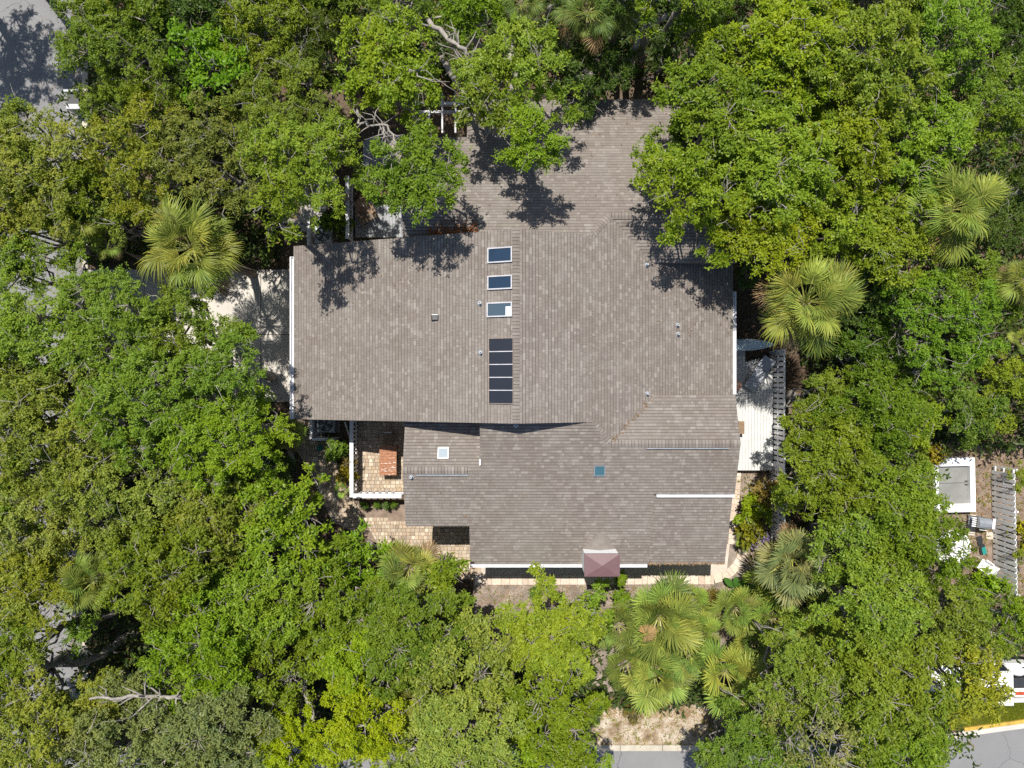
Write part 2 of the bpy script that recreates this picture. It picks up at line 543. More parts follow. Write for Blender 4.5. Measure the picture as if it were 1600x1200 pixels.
# (plane, downslope direction, convex pieces)
SLOPES = [
    (zmain, (-1, 0), [rect(XW, XR, YS, YN)]),
    (zmain, (1, 0), [rect(XR, XE, YS, YN), [(2.98, YS), (3.67, -2.23), (4.486, YS)], [(2.98, YN), (4.44, YN), (3.67, 6.31)]]),
    (zS, (0, -1), [rect(-1.2, 2.98, -3.28, YS + 0.02), [(2.98, -2.23), (3.67, -2.23), (2.98, YS)], rect(2.98, 8.57, -3.28, -2.23),
                   rect(-4.16, 8.57, -4.24, -3.28), rect(-4.16, 5.46, -5.57, -4.24), rect(-1.67, 5.46, -7.19, -5.57)]),
    (zS2, (0, -1), [rect(5.46, 8.54, -7.24, -4.20)]),
    (zSn, (0, 1), [[(3.67, -2.23), (8.57, -2.23), (8.57, -0.43), (5.47, -0.43)]]),
    (zCn, (0, 1), [rect(-4.16, -1.2, -3.28, -1.2)]),
    (zN, (0, 1), [rect(-1.24, 2.98, YN - 0.02, 6.5), [(2.98, YN), (3.67, 6.31), (2.98, 6.31)], rect(2.98, 8.6, 6.31, 6.5),
                  rect(-4.16, 8.6, 6.5, 9.67), rect(-1.77, 8.6, 9.67, 11.4)]),
    (zNs, (0, -1), [[(3.67, 6.31), (5.33, 4.65), (8.6, 4.65), (8.6, 6.31)]]),
    (zC2, (0, -1), [rect(-4.16, -1.24, 5.35, 6.5)]),
]


def ccw(poly):
    a = sum(poly[i][0] * poly[(i + 1) % len(poly)][1] - poly[(i + 1) % len(poly)][0] * poly[i][1] for i in range(len(poly)))
    return poly if a > 0 else poly[::-1]


def clip(sub, con):
    con = ccw(con); out = list(sub)
    for i in range(len(con)):
        a, b = con[i], con[(i + 1) % len(con)]
        ins = lambda p: (b[0] - a[0]) * (p[1] - a[1]) - (b[1] - a[1]) * (p[0] - a[0]) >= -1e-9
        new = []
        for k in range(len(out)):
            p, q = out[k], out[(k + 1) % len(out)]
            ip, iq = ins(p), ins(q)
            if ip: new.append(p)
            if ip != iq:
                d1 = (b[0] - a[0]) * (p[1] - a[1]) - (b[1] - a[1]) * (p[0] - a[0])
                d2 = (b[0] - a[0]) * (q[1] - a[1]) - (b[1] - a[1]) * (q[0] - a[0])
                u = d1 / (d1 - d2)
                new.append((p[0] + (q[0] - p[0]) * u, p[1] + (q[1] - p[1]) * u))
        out = new
        if len(out) < 3: return []
    return out


house = thing('house', 'large white house with brown shingle roof, gutters, skylights and chimney among the trees', 'house', (0, 0, 0))
slab = MB()
for zf, dn, pieces in SLOPES:
    for pc in pieces:
        slab.prism(ccw(pc), lambda x, y, f=zf: f(x, y) - 0.17, lambda x, y, f=zf: f(x, y) - 0.002)
roof = slab.build('roof', M['trim'], house)

rnd = random.Random(11)
EXPO = 0.125 / math.sqrt(1 + MP * MP)               # course spacing seen in plan
WIDTHS = [0.09, 0.12, 0.16, 0.20, 0.27]
tabs = MB()
single = {}                                         # shared meshes of whole shingles
N_SINGLE = 0


def lift(zf, x, y, h):
    return (x, y, zf(x, y) + h)


def tab_mesh(wd, thick):
    """one whole shingle, x along the course, -y downslope, built flat"""
    key = (wd, thick)
    if key in single: return single[key]
    m = MB(); e = EXPO * math.sqrt(1 + MP * MP)
    h0, h1 = 0.004, 0.017 + thick
    yb = -0.02
    m.att = 0.0
    V = [(0.002, yb, h0), (wd - 0.002, yb, h0), (wd - 0.002, -e - 0.004, h1), (0.002, -e - 0.004, h1)]
    B = [(v[0], v[1], -0.004) for v in V]
    m.idx(V + B, [(0, 3, 2, 1), (3, 7, 6, 2), (0, 4, 7, 3), (1, 2, 6, 5)])
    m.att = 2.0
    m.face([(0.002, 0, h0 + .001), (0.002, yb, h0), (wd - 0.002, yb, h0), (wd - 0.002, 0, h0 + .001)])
    me = m.mesh('shingle', [M['shingle']], 'rnd')
    single[key] = me
    return me


for si, (zf, dn, pieces) in enumerate(SLOPES):
    allp = [p for pc in pieces for p in pc]
    ax = 0 if dn[0] else 1                              # axis that runs downslope
    sg = dn[ax]
    dvals = [p[ax] * sg for p in allp]; svals = [p[1 - ax] for p in allp]
    d0, d1, s0, s1 = min(dvals), max(dvals), min(svals), max(svals)
    ncr = int(math.ceil((d1 - d0) / EXPO))
    for k in range(ncr):
        da = d1 - (k + 1) * EXPO; db = da + EXPO        # courses counted from the eave
        s = s0 - rnd.random() * 0.3
        while s < s1:
            w = rnd.choice(WIDTHS); thick = rnd.choice((0.0, 0.0, 0.006))
            whole = (si in (0, 1) and d1 - d0 - (k + 1) * EXPO > 0.13 and d1 - d0 - (k + 1) * EXPO < 0.85 and s > YS and s + w < YN and N_SINGLE < 300)
            if whole:
                e = bpy.data.objects.new('shingle', tab_mesh(w, thick)); COL.objects.link(e); e.parent = roof
                tilt = math.atan(MP)
                x = da * sg
                if sg > 0:                               # east slope: local -y -> +x, local x -> +y
                    X, Y = Vector((0, 1, 0)), Vector((-math.cos(tilt), 0, math.sin(tilt)))
                    org = Vector((x, s, zf(x, s)))
                else:
                    X, Y = Vector((0, -1, 0)), Vector((math.cos(tilt), 0, math.sin(tilt)))
                    org = Vector((x, s + w, zf(x, s)))
                Z = X.cross(Y)
                e.matrix_local = Matrix(((X.x, Y.x, Z.x, org.x), (X.y, Y.y, Z.y, org.y), (X.z, Y.z, Z.z, org.z), (0, 0, 0, 1)))
                N_SINGLE += 1
            else:
                val = rnd.random()
                for lo, hi, att in ((da + 0.024, db + 0.004, val), (da, da + 0.024, 2.0 + val)):  # second strip carries the painted shade under the course above
                    if ax == 0: rc = [(lo * sg, s + .002), (hi * sg, s + .002), (hi * sg, s + w - .002), (lo * sg, s + w - .002)]
                    else: rc = [(s + .002, lo * sg), (s + .002, hi * sg), (s + w - .002, hi * sg), (s + w - .002, lo * sg)]
                    rc = ccw(rc)
                    for pc in pieces:
                        big = pc
                        q = clip(rc, big)
                        if len(q) < 3: continue
                        hs = [0.004 + (0.013 + thick) * min(max((p[ax] * sg - da) / EXPO, 0), 1) for p in q]
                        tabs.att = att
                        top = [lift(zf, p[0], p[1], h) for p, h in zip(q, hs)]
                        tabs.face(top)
                        if att < 1.5:
                            for i in range(len(q)):
                                j = (i + 1) % len(q)
                                tabs.face([top[i], lift(zf, q[i][0], q[i][1], -0.003), lift(zf, q[j][0], q[j][1], -0.003), top[j]])
            s += w
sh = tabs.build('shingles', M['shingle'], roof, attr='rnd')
sh['kind'] = 'stuff'


# ridge and hip caps, one piece each
def ridge(a, b, wid, zoff=0.02, step=0.125, slope_l=MP, slope_r=MP, name='ridge_cap', thick=0.016, raise_=0.0):
    a, b = Vector(a), Vector(b); d = (b - a); L = d.length; d.normalize()
    side = d.cross(Vector((0, 0, 1))).normalized()
    n = int(L / step)
    m = MB(); m.att = 0.0
    l = step + 0.05
    for h in (0,):
        V = [(0, -wid, -wid * slope_r), (0, 0, 0), (0, wid, -wid * slope_l), (l, -wid, -wid * slope_r + thick), (l, 0, thick), (l, wid, -wid * slope_l + thick)]
        B = [(v[0], v[1], v[2] - 0.02 - raise_) for v in V]
        m.idx(V + B, [(0, 3, 4, 1), (1, 4, 5, 2), (3, 9, 10, 4), (4, 10, 11, 5), (0, 6, 9, 3), (2, 5, 11, 8)])
        m.att = 2.0  # dark strip painted as the shade line where caps overlap
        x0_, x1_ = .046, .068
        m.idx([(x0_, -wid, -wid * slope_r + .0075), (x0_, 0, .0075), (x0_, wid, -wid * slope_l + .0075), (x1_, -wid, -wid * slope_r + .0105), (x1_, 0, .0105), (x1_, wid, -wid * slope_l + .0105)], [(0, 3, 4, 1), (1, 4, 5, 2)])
    me = m.mesh(name, [M['shingle']], 'rnd')
    up = side.cross(d).normalized()
    if up.z < 0: up = -up
    sd = up.cross(d)
    for k in range(n):
        o = bpy.data.objects.new(name, me); COL.objects.link(o); o.parent = roof
        p = a + d * (k * step) + Vector((0, 0, zoff + raise_))
        o.matrix_local = Matrix(((d.x, sd.x, up.x, p.x), (d.y, sd.y, up.y, p.y), (d.z, sd.z, up.z, p.z), (0, 0, 0, 1)))


ridge((XR, YN, ZR), (XR, YS, ZR), 0.13)
ridge((2.98, YS, 5.65), (3.67, -2.23, 5.41), 0.13, slope_l=0.25, slope_r=0.25)
ridge((2.98, YN, 5.65), (3.67, 6.31, 5.41), 0.13, slope_l=0.25, slope_r=0.25)
ridge((3.67, -2.23, 5.41), (5.05, -2.23, 5.41), 0.13)
ridge((5.05, -2.23, 5.41), (8.13, -2.23, 5.41), 0.15, raise_=0.05)
ridge((8.13, -2.23, 5.41), (8.55, -2.23, 5.41), 0.13)
ridge((-4.16, -3.28, 5.045), (-3.62, -3.28, 5.045), 0.12)
ridge((-3.62, -3.28, 5.045), (-1.65, -3.28, 5.045), 0.14, raise_=0.05)
ridge((3.67, 6.31, 5.41), (8.58, 6.31, 5.41), 0.13)
ridge((-4.16, 6.5, 5.344), (-1.26, 6.5, 5.344), 0.12)

# ridge vents' metal baffles
for (x0, x1, y, z, sgn) in ((5.05, 8.13, -2.23, 5.41, -1), (-3.62, -1.65, -3.28, 5.045, -1)):
    m = MB(); m.box(x0, x1, y - 0.20, y - 0.165, z - 0.07, z + 0.02)
    m.build('ridge_vent', M['grey_metal'], house)

# step cheek wall between the lowered west roofs and the long slopes, and the attic walls
walls = []


def wall(a, b, zt, z0=0.0, th=0.14, name='wall', n=8, mat='siding'):
    a, b = Vector((a[0], a[1], 0)), Vector((b[0], b[1], 0))
    d = (b - a); nr = Vector((-d.y, d.x, 0)).normalized() * th / 2
    m = MB()
    V, F = [], []
    for i in range(n + 1):
        p = a + d * (i / n)
        zz = zt(p.x, p.y)
        for q in (p - nr, p + nr): V += [(q.x, q.y, z0), (q.x, q.y, zz)]
    for i in range(n):
        k = i * 4; j = k + 4
        F += [(k, j, j + 1, k + 1), (k + 2, k + 3, j + 3, j + 2), (k + 1, j + 1, j + 3, k + 3)]
    F += [(0, 1, 3, 2), (4 * n, 4 * n + 2, 4 * n + 3, 4 * n + 1)]
    m.idx(V, F)
    return m.build(name, M[mat], house)


u = 0.18
zm = lambda x, y: zmain(x, y) - u
wall((-8.3, -1.0), (-8.3, 5.1), zm); wall((8.4, -0.9), (8.4, 5.1), zm)
wall((-8.3, -1.0), (8.4, -1.0), zm, n=24); wall((-8.3, 5.1), (8.4, 5.1), zm, n=24)
zs = lambda x, y: min(zS(x, y), zSn(x, y)) - u - 0.12
zcs = lambda x, y: min(zS(x, y), zCn(x, y)) - u
wall((-3.75, -1.1), (-3.75, -5.15), zcs); wall((-3.75, -5.15), (-1.25, -5.15), zcs, n=2)
wall((-1.25, -5.15), (-1.25, -6.8), zcs, n=2); wall((-1.25, -6.8), (8.1, -6.8), zs, n=2)
wall((8.1, -6.8), (8.1, -0.95), zs)
zn = lambda x, y: min(zN(x, y), zNs(x, y)) - u
zcn = lambda x, y: min(zN(x, y), zC2(x, y)) - u
wall((8.1, 5.2), (8.1, 11.0), zn); wall((-1.3, 11.0), (8.1, 11.0), zn, n=2)
wall((-1.3, 9.25), (-1.3, 11.0), zn, n=2); wall((-3.75, 9.25), (-1.3, 9.25), zn, n=2)
wall((-3.75, 5.2), (-3.75, 9.25), zcn)
wall((-1.15, -3.2), (-1.15, -1.5), lambda x, y: zS(x, y) - 0.03, 4.2, 0.08); wall((-1.19, 5.6), (-1.19, 6.45), lambda x, y: zN(x, y) - 0.03, 4.2, 0.08)


# windows and doors on the walls
def window(c, axis, w, h, z):
    """axis: 'x' wall along x, 'y' wall along y; c = centre on the outer face"""
    root = MB()
    t = 0.06
    for (u0, u1, v0, v1) in ((-w / 2, w / 2, 0, t), (-w / 2, w / 2, h - t, h), (-w / 2, -w / 2 + t, t, h - t), (w / 2 - t, w / 2, t, h - t), (-t / 2, t / 2, t, h - t)):
        if axis == 'x': root.box(c[0] + u0, c[0] + u1, c[1] - 0.03, c[1] + 0.03, z + v0, z + v1)
        else: root.box(c[0] - 0.03, c[0] + 0.03, c[1] + u0, c[1] + u1, z + v0, z + v1)
    o = root.build('window', M['white'], house)
    m = MB()
    if axis == 'x': m.box(c[0] - w / 2 + t, c[0] + w / 2 - t, c[1] - 0.01, c[1] + 0.01, z + t, z + h - t)
    else: m.box(c[0] - 0.01, c[0] + 0.01, c[1] - w / 2 + t, c[1] + w / 2 - t, z + t, z + h - t)
    m.build('pane', M['dark_glass'], o)


for x in (0.6, 5.2, 7.0): window((x, -6.9), 'x', 1.1, 1.3, 0.9)
for x in (0.5, 3.0, 6.0): window((x, 11.1), 'x', 1.2, 1.3, 0.9)
for y in (-3.0, -5.4): window((8.2, y), 'y', 1.1, 1.3, 0.9)
for y in (1.2, 3.6): window((8.5, y), 'y', 1.6, 2.0, 0.6)
window((-3.85, -3.3), 'y', 1.4, 1.4, 0.9); window((-3.85, 7.4), 'y', 1.4, 1.4, 0.9)
for y0 in (0.6, 3.2):
    m = MB()
    for k in range(4): m.box(-8.42, -8.38, y0 - 1.1, y0 + 1.1, 0.06 + k * 0.56, 0.06 + k * 0.56 + 0.54)
    m.build('garage_door', M['white'], house)
m = MB(); m.box(-2.9, -2.0, -5.26, -5.23, 0.12, 2.15); dr = m.build('door', M['terracotta'], house)
m = MB(); m.lathe([(0.0, 0), (0.03, 0), (0.035, 0.03), (0.0, 0.05)], 10, (-2.1, -5.29, 1.1)); m.build('handle', M['grey_metal'], dr)


# gutters
def gutter(a, b, w=0.13, h=0.11, z=3.5, wallside=1):
    a, b = Vector(a), Vector(b); d = (b - a).normalized(); s = Vector((-d.y, d.x, 0)) * wallside
    m = MB(); L = (b - a).length / 2; c = (a + b) / 2
    m.obox(c + s * (w / 2), d * L, s * 0.008, Vector((0, 0, h / 2)))
    m.obox(c - s * (w / 2), d * L, s * 0.02, Vector((0, 0, h / 2)))
    m.obox(c - Vector((0, 0, h / 2 - 0.006)), d * L, s * (w / 2 - 0.01), Vector((0, 0, 0.006)))
    for q in (a, b): m.obox(q, d * 0.01, s * (w / 2 + 0.02), Vector((0, 0, h / 2 + .002)))
    return m.build('gutter', M['white'], house)


gutter((XW - 0.06, YS + .02, 3.52), (XW - 0.06, 5.1, 3.52), wallside=-1)
gutter((XE + 0.06, -0.4, 3.53), (XE + 0.06, 3.7, 3.53), wallside=1)
gutter((-1.67, -7.265, 3.63), (5.40, -7.265, 3.63), w=0.10, wallside=1)
gutter((5.58, -4.30, 4.66), (8.54, -4.30, 4.66), w=0.09, h=0.08, wallside=1)
m = MB(); m.tube([(XW - .06, -1.2, 3.45), (-8.42, -1.12, 3.1), (-8.42, -1.12, 0.1)], 0.04, 8); m.build('downspout', M['white'], house)
m = MB(); m.tube([(XE + .06, 3.5, 3.45), (8.53, 3.5, 3.1), (8.53, 3.5, 0.1)], 0.04, 8); m.build('downspout', M['white'], house)


# skylights, given by their pixel box
def skylight(px0, px1, py0, py1, zf, pane, axis, bars=0, fr=0.045, hgt=0.10, extra=None, frame='frame'):
    zc = 6.2
    for _ in range(6):
        a = P((px0 + px1) / 2, (py0 + py1) / 2, zc); zc = zf(a.x, a.y) + hgt
    a, b = P(px0, py1, zc), P(px1, py0, zc)
    root = bpy.data.objects.new('skylight', None); COL.objects.link(root); root.parent = house
    x0, x1, y0, y1 = a.x, b.x, a.y, b.y
    f = lambda h: (lambda x, y: zf(x, y) + h)
    m = MB()
    for q in (rect(x0, x1, y0, y0 + fr), rect(x0, x1, y1 - fr, y1), rect(x0, x0 + fr, y0 + fr, y1 - fr), rect(x1 - fr, x1, y0 + fr, y1 - fr)):
        m.prism(q, f(-0.05), f(hgt))
    m.build('frame', M[frame], root)
    n = bars + 1
    iy0, iy1 = y0 + fr, y1 - fr
    for k in range(n):
        ya = iy0 + (iy1 - iy0) * k / n; yb = iy0 + (iy1 - iy0) * (k + 1) / n
        m = MB(); m.prism(rect(x0 + fr, x1 - fr, ya + .002, yb - .002), f(0.012), f(hgt - 0.035))
        m.build('pane', M[pane], root)
        if k:
            m = MB(); m.prism(rect(x0 + fr, x1 - fr, ya - 0.016, ya + 0.016), f(0.0), f(hgt + 0.012))
            m.build('glazing_bar', M['frame'], root)
    if extra:
        m = MB(); xa = x0 + fr + (x1 - x0 - 2 * fr) * extra
        m.prism(rect(xa, x1 - fr, iy0, iy0 + (iy1 - iy0) * .72), f(0.03), f(hgt - 0.025))
        m.build('lit_patch', M['white_bright'], root)  # white patch painted for the lit interior behind the glass
    return root


zw = lambda x, y: ZR - MP * abs(x - XR)
skylight(761, 800, 386, 410, zw, 'pane_blue', 'x')
skylight(761, 800, 430, 452, zw, 'pane_blue', 'x')
skylight(760, 800, 472, 495, zw, 'pane_pale', 'x', extra=0.78)
skylight(763, 802, 528, 631, zw, 'pane_dark', 'x', bars=4, fr=0.022, hgt=0.085, frame='trim')
skylight(684, 701, 699, 716, zCn, 'pane_white', 'x', fr=0.04, frame='grey_metal')
skylight(928, 946, 727, 745, zS, 'pane_teal', 'x', fr=0.04, frame='grey_metal')


# vent pipes
def roof_point(px, py, zf, h=0.0):
    zc = 5.5
    for _ in range(6):
        a = P(px, py, zc); zc = zf(a.x, a.y) + h
    return P(px, py, zc)


for px, py, zf in ((750, 474, zw), (751, 551, zw), (1010, 414, zw), (1058, 508, zw), (1059, 522, zw), (1011, 615, zw), (643, 745, zS), (806, 664, zS)):
    p = roof_point(px, py, zf)
    m = MB(); m.lathe([(0.11, 0.0), (0.10, 0.02), (0.05, 0.05)], 12, p); fl = m.build('vent_pipe', M['grey_metal'], house)
    m = MB(); m.lathe([(0.042, 0.0), (0.042, 0.22), (0.03, 0.22), (0.03, 0.06)], 12, p); m.build('pipe', M['white'], fl)
p = roof_point(680, 497, zw)
m = MB(); m.box(p.x - .13, p.x + .13, p.y - .10, p.y + .10, p.z - .08, p.z + .10, 0.03); vb = m.build('box_vent', M['dark'], house)
m = MB(); m.box(p.x - .12, p.x + .10, p.y + .101, p.y + .13, p.z + .02, p.z + .09); m.build('hood', M['grey_metal'], vb)
p = roof_point(750, 722, zS)
m = MB(); m.box(p.x - .03, p.x + .03, p.y - .12, p.y + .12, p.z - .02, p.z + .06); m.build('flashing', M['white'], house)

# chimney with its cricket
cx0, cx1 = 2.80, 4.10
cyb, cyt = -7.34, -6.53
ztop = 4.85
m = MB(); m.box(cx0, cx1, cyb, cyt, 0, ztop)
chim = m.build('chimney', M['fan_white'], house)
m = MB()
cz = ztop + 0.02
cc = Vector(((cx0 + cx1) / 2, (cyb + cyt) / 2, cz + 0.09))
ring = [Vector((cx0 - .03, cyb - .03, cz)), Vector((cx1 + .03, cyb - .03, cz)), Vector((cx1 + .03, cyt + .03, cz)), Vector((cx0 - .03, cyt + .03, cz))]
for k in range(4):
    j = (k + 1) % 4
    m.face([ring[k], ring[j], cc])
    m.face([ring[k] - Vector((0, 0, .08)), ring[j] - Vector((0, 0, .08)), ring[j], ring[k]])
m.build('chimney_cap', M['cap'], chim)
# cricket: little gable that sheds water round the chimney
xm = (cx0 + cx1) / 2
zc_r = zS(xm, cyt) + 0.26
yr = cyt + (zc_r - zS(xm, cyt)) / MP
m = MB()
A, B, C, D = (cx0 - 0.02, cyt, zS(0, cyt) + .03), (cx1 + .02, cyt, zS(0, cyt) + .03), (xm, cyt, zc_r + .03), (xm, yr, zS(0, yr) + .03)
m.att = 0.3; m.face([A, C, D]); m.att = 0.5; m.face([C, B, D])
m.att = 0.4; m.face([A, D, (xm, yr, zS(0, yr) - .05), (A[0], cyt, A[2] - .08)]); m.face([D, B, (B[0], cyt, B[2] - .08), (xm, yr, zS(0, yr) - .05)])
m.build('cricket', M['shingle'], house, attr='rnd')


# ------------------------------------------------------------------ patio, paths, decks
def pavers(name, poly, z, pitch=0.165, seed=1, rot=0.0, name_piece='paver'):
    """tumbled pavers inside a convex plan polygon, each a part of the pavement"""
    rr = random.Random(seed)
    e = bpy.data.objects.new(name, None); COL.objects.link(e); e['kind'] = 'structure'
    poly = ccw([tuple(p[:2]) for p in poly])
    xs_ = [p[0] for p in poly]; ys_ = [p[1] for p in poly]
    b = MB(); b.prism(poly, z - 0.15, z - 0.03); b.build('bedding', M['soil'], e)
    shared = {}
    y = min(ys_)
    n = 0
    while y < max(ys_):
        x = min(xs_) - rr.random() * 0.2
        while x < max(xs_):
            w = rr.choice((0.085, 0.165, 0.165, 0.165, 0.22)) if pitch < .2 else rr.choice((.12, .2, .25))
            r = [(x + .006, y + .006), (x + w - .006, y + .006), (x + w - .006, y + pitch - .006), (x + .006, y + pitch - .006)]
            q = clip(r, poly)
            if len(q) >= 3 and n < 420:
                full = len(q) == 4 and abs(q[2][0] - q[0][0] - (w - .012)) < 1e-4 and abs(q[2][1] - q[0][1] - (pitch - .012)) < 1e-4
                if full:
                    if w not in shared:
                        m = MB(); m.box(0, w - .012, 0, pitch - .012, -0.05, 0, 0.008); shared[w] = m.mesh(name_piece, [M['paver']])
                    o = obj(name_piece, shared[w], e, loc=(q[0][0] if q[0] == r[0] else r[0][0], r[0][1], z + rr.uniform(-.004, .004)))
                else:
                    m = MB(); m.prism(ccw(q), z - 0.05, z + rr.uniform(-.004, .004)); m.build(name_piece, M['paver'], e)
                n += 1
            x += w
        y += pitch
    return e


pavers('patio', [P(560, 768), P(634, 768), P(634, 650), P(560, 650)], 0.06, seed=3)
pavers('path', [P(560, 793), P(668, 785), P(752, 812), P(752, 905), P(700, 905), P(590, 850)], 0.05, seed=5)
pavers('path', [P(455, 632), P(500, 640), P(512, 700), P(474, 720), P(455, 690)], 0.045, pitch=0.23, seed=9)
pavers('path', [P(474, 720), P(512, 700), P(559, 772), P(562, 794), P(588, 848), P(520, 815)], 0.045, pitch=0.23, seed=10)


# stone edging path along the south and east walls
def edging(pts, w, step=0.36, seed=2):
    rr = random.Random(seed)
    e = bpy.data.objects.new('stone_walk', None); COL.objects.link(e); e['kind'] = 'structure'
    P3 = [Vector((p[0], p[1], 0)) for p in pts]
    seg = [(P3[i + 1] - P3[i]).length for i in range(len(P3) - 1)]

    def at(s):
        for i, L in enumerate(seg):
            if s <= L or i == len(seg) - 1:
                d = (P3[i + 1] - P3[i]).normalized()
                return P3[i] + d * s, d
            s -= L
    s, T = 0.0, sum(seg)
    while s < T - 0.1:
        l = min(step * rr.uniform(0.55, 1.25), T - s)
        (a, da), (b, db) = at(s + 0.006), at(s + l - 0.006)
        na, nb = Vector((-da.y, da.x, 0)), Vector((-db.y, db.x, 0))
        m = MB(); h = 0.07 + rr.uniform(-.006, .006)
        q = [a - na * w / 2, b - nb * w / 2, b + nb * w / 2, a + na * w / 2]
        m.prism([(v.x, v.y) for v in q], 0.0, h)
        m.build('edging_stone', M['edging'], e)
        s += l
    return e


arc = [P(1160 - 8 + 0, 846), P(1159, 858), P(1156, 872), P(1147, 888), P(1133, 899), P(1115, 904)]
edging([P(742, 906), P(1115, 905)], 0.42, seed=4)
edging([P(1115, 904), P(1133, 899), P(1147, 888), P(1157, 872), P(1160, 858)], 0.40, seed=6)
edging([P(1143, 850), P(1147, 800), P(1151, 737)], 0.36, seed=8)
m = MB(); m.prism([P(742, 899)[:2], P(1113, 899)[:2], P(1135, 893)[:2], P(1140, 850)[:2], P(1050, 850)[:2], P(742, 850)[:2]], -0.05, 0.03)
struct('gravel_strip', m, M['stone'])


def deck(name, x0, x1, y0, y1, z, mat, bw=0.14, cut=None):
    e = bpy.data.objects.new(name, None); COL.objects.link(e); e['kind'] = 'structure'
    x = x0; k = 0
    rr = random.Random(k + int(x0 * 10))
    while x < x1 - 0.03:
        ya, yb = y0, y1
        if cut: ya, yb = cut(x + bw / 2, ya, yb)
        if yb - ya > 0.1:
            m = MB(); m.box(x + .004, min(x + bw, x1) - .004, ya, yb + rr.uniform(-.01, .01), z - 0.03, z + rr.uniform(-.002, .002), 0.004)
            m.build('deck_board', mat, e)
        x += bw; k += 1
    for yy in np.linspace(y0 + 0.2, min(y1, 1.0) - 0.2 if name == 'deck' and x0 > 0 else y1 - 0.2, 3):
        m = MB(); m.box(x0 + .02, x1 - .02, yy - .03, yy + .03, 0.0, z - 0.034); m.build('joist', M['brown_wood'], e)
    return e


def cutE(x, ya, yb):
    if x < 10.35: return ya, yb
    if x < 11.05: return ya, yb - 0.55 + 0.35 * (x - 10.35) / 0.7 * 0.6
    return ya, yb - 0.95


deck('deck', 8.5, 11.66, -3.86, 1.50, 0.5, M['deck_white'], 0.137, cutE)
deck('deck', P(556, 0).x, P(652, 0).x, P(0, 372).y, P(0, 316).y, 0.15, M['deck_grey'])


def cutN(x, ya, yb):
    t = (x + 6.9) / 0.9
    return ya, yb - (0.55 * (1 - min(t, 1)) ** 2 if t < 1 else 0)


deck('deck', P(568, 0).x, P(634, 0).x, P(0, 262).y, P(0, 212).y, 0.15, M['deck_grey'], 0.14, cutN)


# ------------------------------------------------------------------ fences
def fence(name, label, a, b, h, z0=0.0, pw=0.085, gap=0.075, rails=(0.25, 0.85), cap=None, mat='white', post=1.8, side=1, th=0.02, shadowbox=False, cat='fence'):
    a, b = Vector((a[0], a[1], 0)), Vector((b[0], b[1], 0))
    L = (b - a).length; d = (b - a).normalized(); ang = math.atan2(d.y, d.x)
    e = thing(name, label, cat, (a.x, a.y, z0), ang)
    m = MB(); m.box(0, pw, 0, th, 0.05, h, 0.004); me = m.mesh('picket', [M[mat]])
    n = int(L / (pw + gap))
    for k in range(n):
        off = (0.022 if not shadowbox or k % 2 == 0 else -0.042) * side
        obj('picket', me, e, loc=(0.05 + k * (pw + gap), off, 0))
    for r in rails:
        m = MB(); m.box(0, L, -0.024, 0.024, h * r - .045, h * r + .045); m.build('rail', M[mat], e)
    np_ = max(1, int(round(L / post)))
    m = MB(); m.box(-.045, .045, -.066, -.021 + 0.0, 0, h + 0.02) if not shadowbox else m.box(-.045, .045, -.045, .045, 0, h + .04)
    pm = m.mesh('post', [M[mat]])
    for k in range(np_ + 1): obj('post', pm, e, loc=(L * k / np_, 0, 0))
    if cap:
        m = MB(); m.box(-0.06, L + 0.06, -cap / 2, cap / 2, h + .022, h + .06, 0.006); m.build('cap_rail', M[mat], e)
    return e


gw = 0.06
fence('courtyard_fence', 'white picket fence with flat cap rail along the west side of the paved courtyard', P(559, 768), P(559, 657), 1.15, 0.02, 0.09, 0.09, cap=0.17, side=-1)
fence('courtyard_fence', 'short white picket fence with wide cap rail closing the courtyard below the orange table', (P(559, 0).x + 0.12, P(0, 768).y), (P(632, 0).x, P(0, 768).y), 1.15, 0.02, 0.09, 0.20, cap=0.20, side=1)
fence('deck_fence', 'white picket fence along the outer edge of the whitewashed deck', (11.70, 1.45), (11.70, -7.0), 1.75, 0.0, 0.16, 0.07, rails=(0.16, 0.55, 0.95), side=-1, mat='white_bright')
fence('yard_fence', 'grey-white board fence at the right edge beside the barbecue', P(1553, 915), P(1549, 728), 1.5, 0.0, 0.165, 0.075, rails=(0.15, 0.5, 0.9), side=1, mat='white_bright')
fence('side_fence', 'white picket fence beside the shaded grey deck and wooden chair', P(553, 380), P(553, 290), 1.2, 0.0, 0.10, 0.06, cap=0.16, side=1)


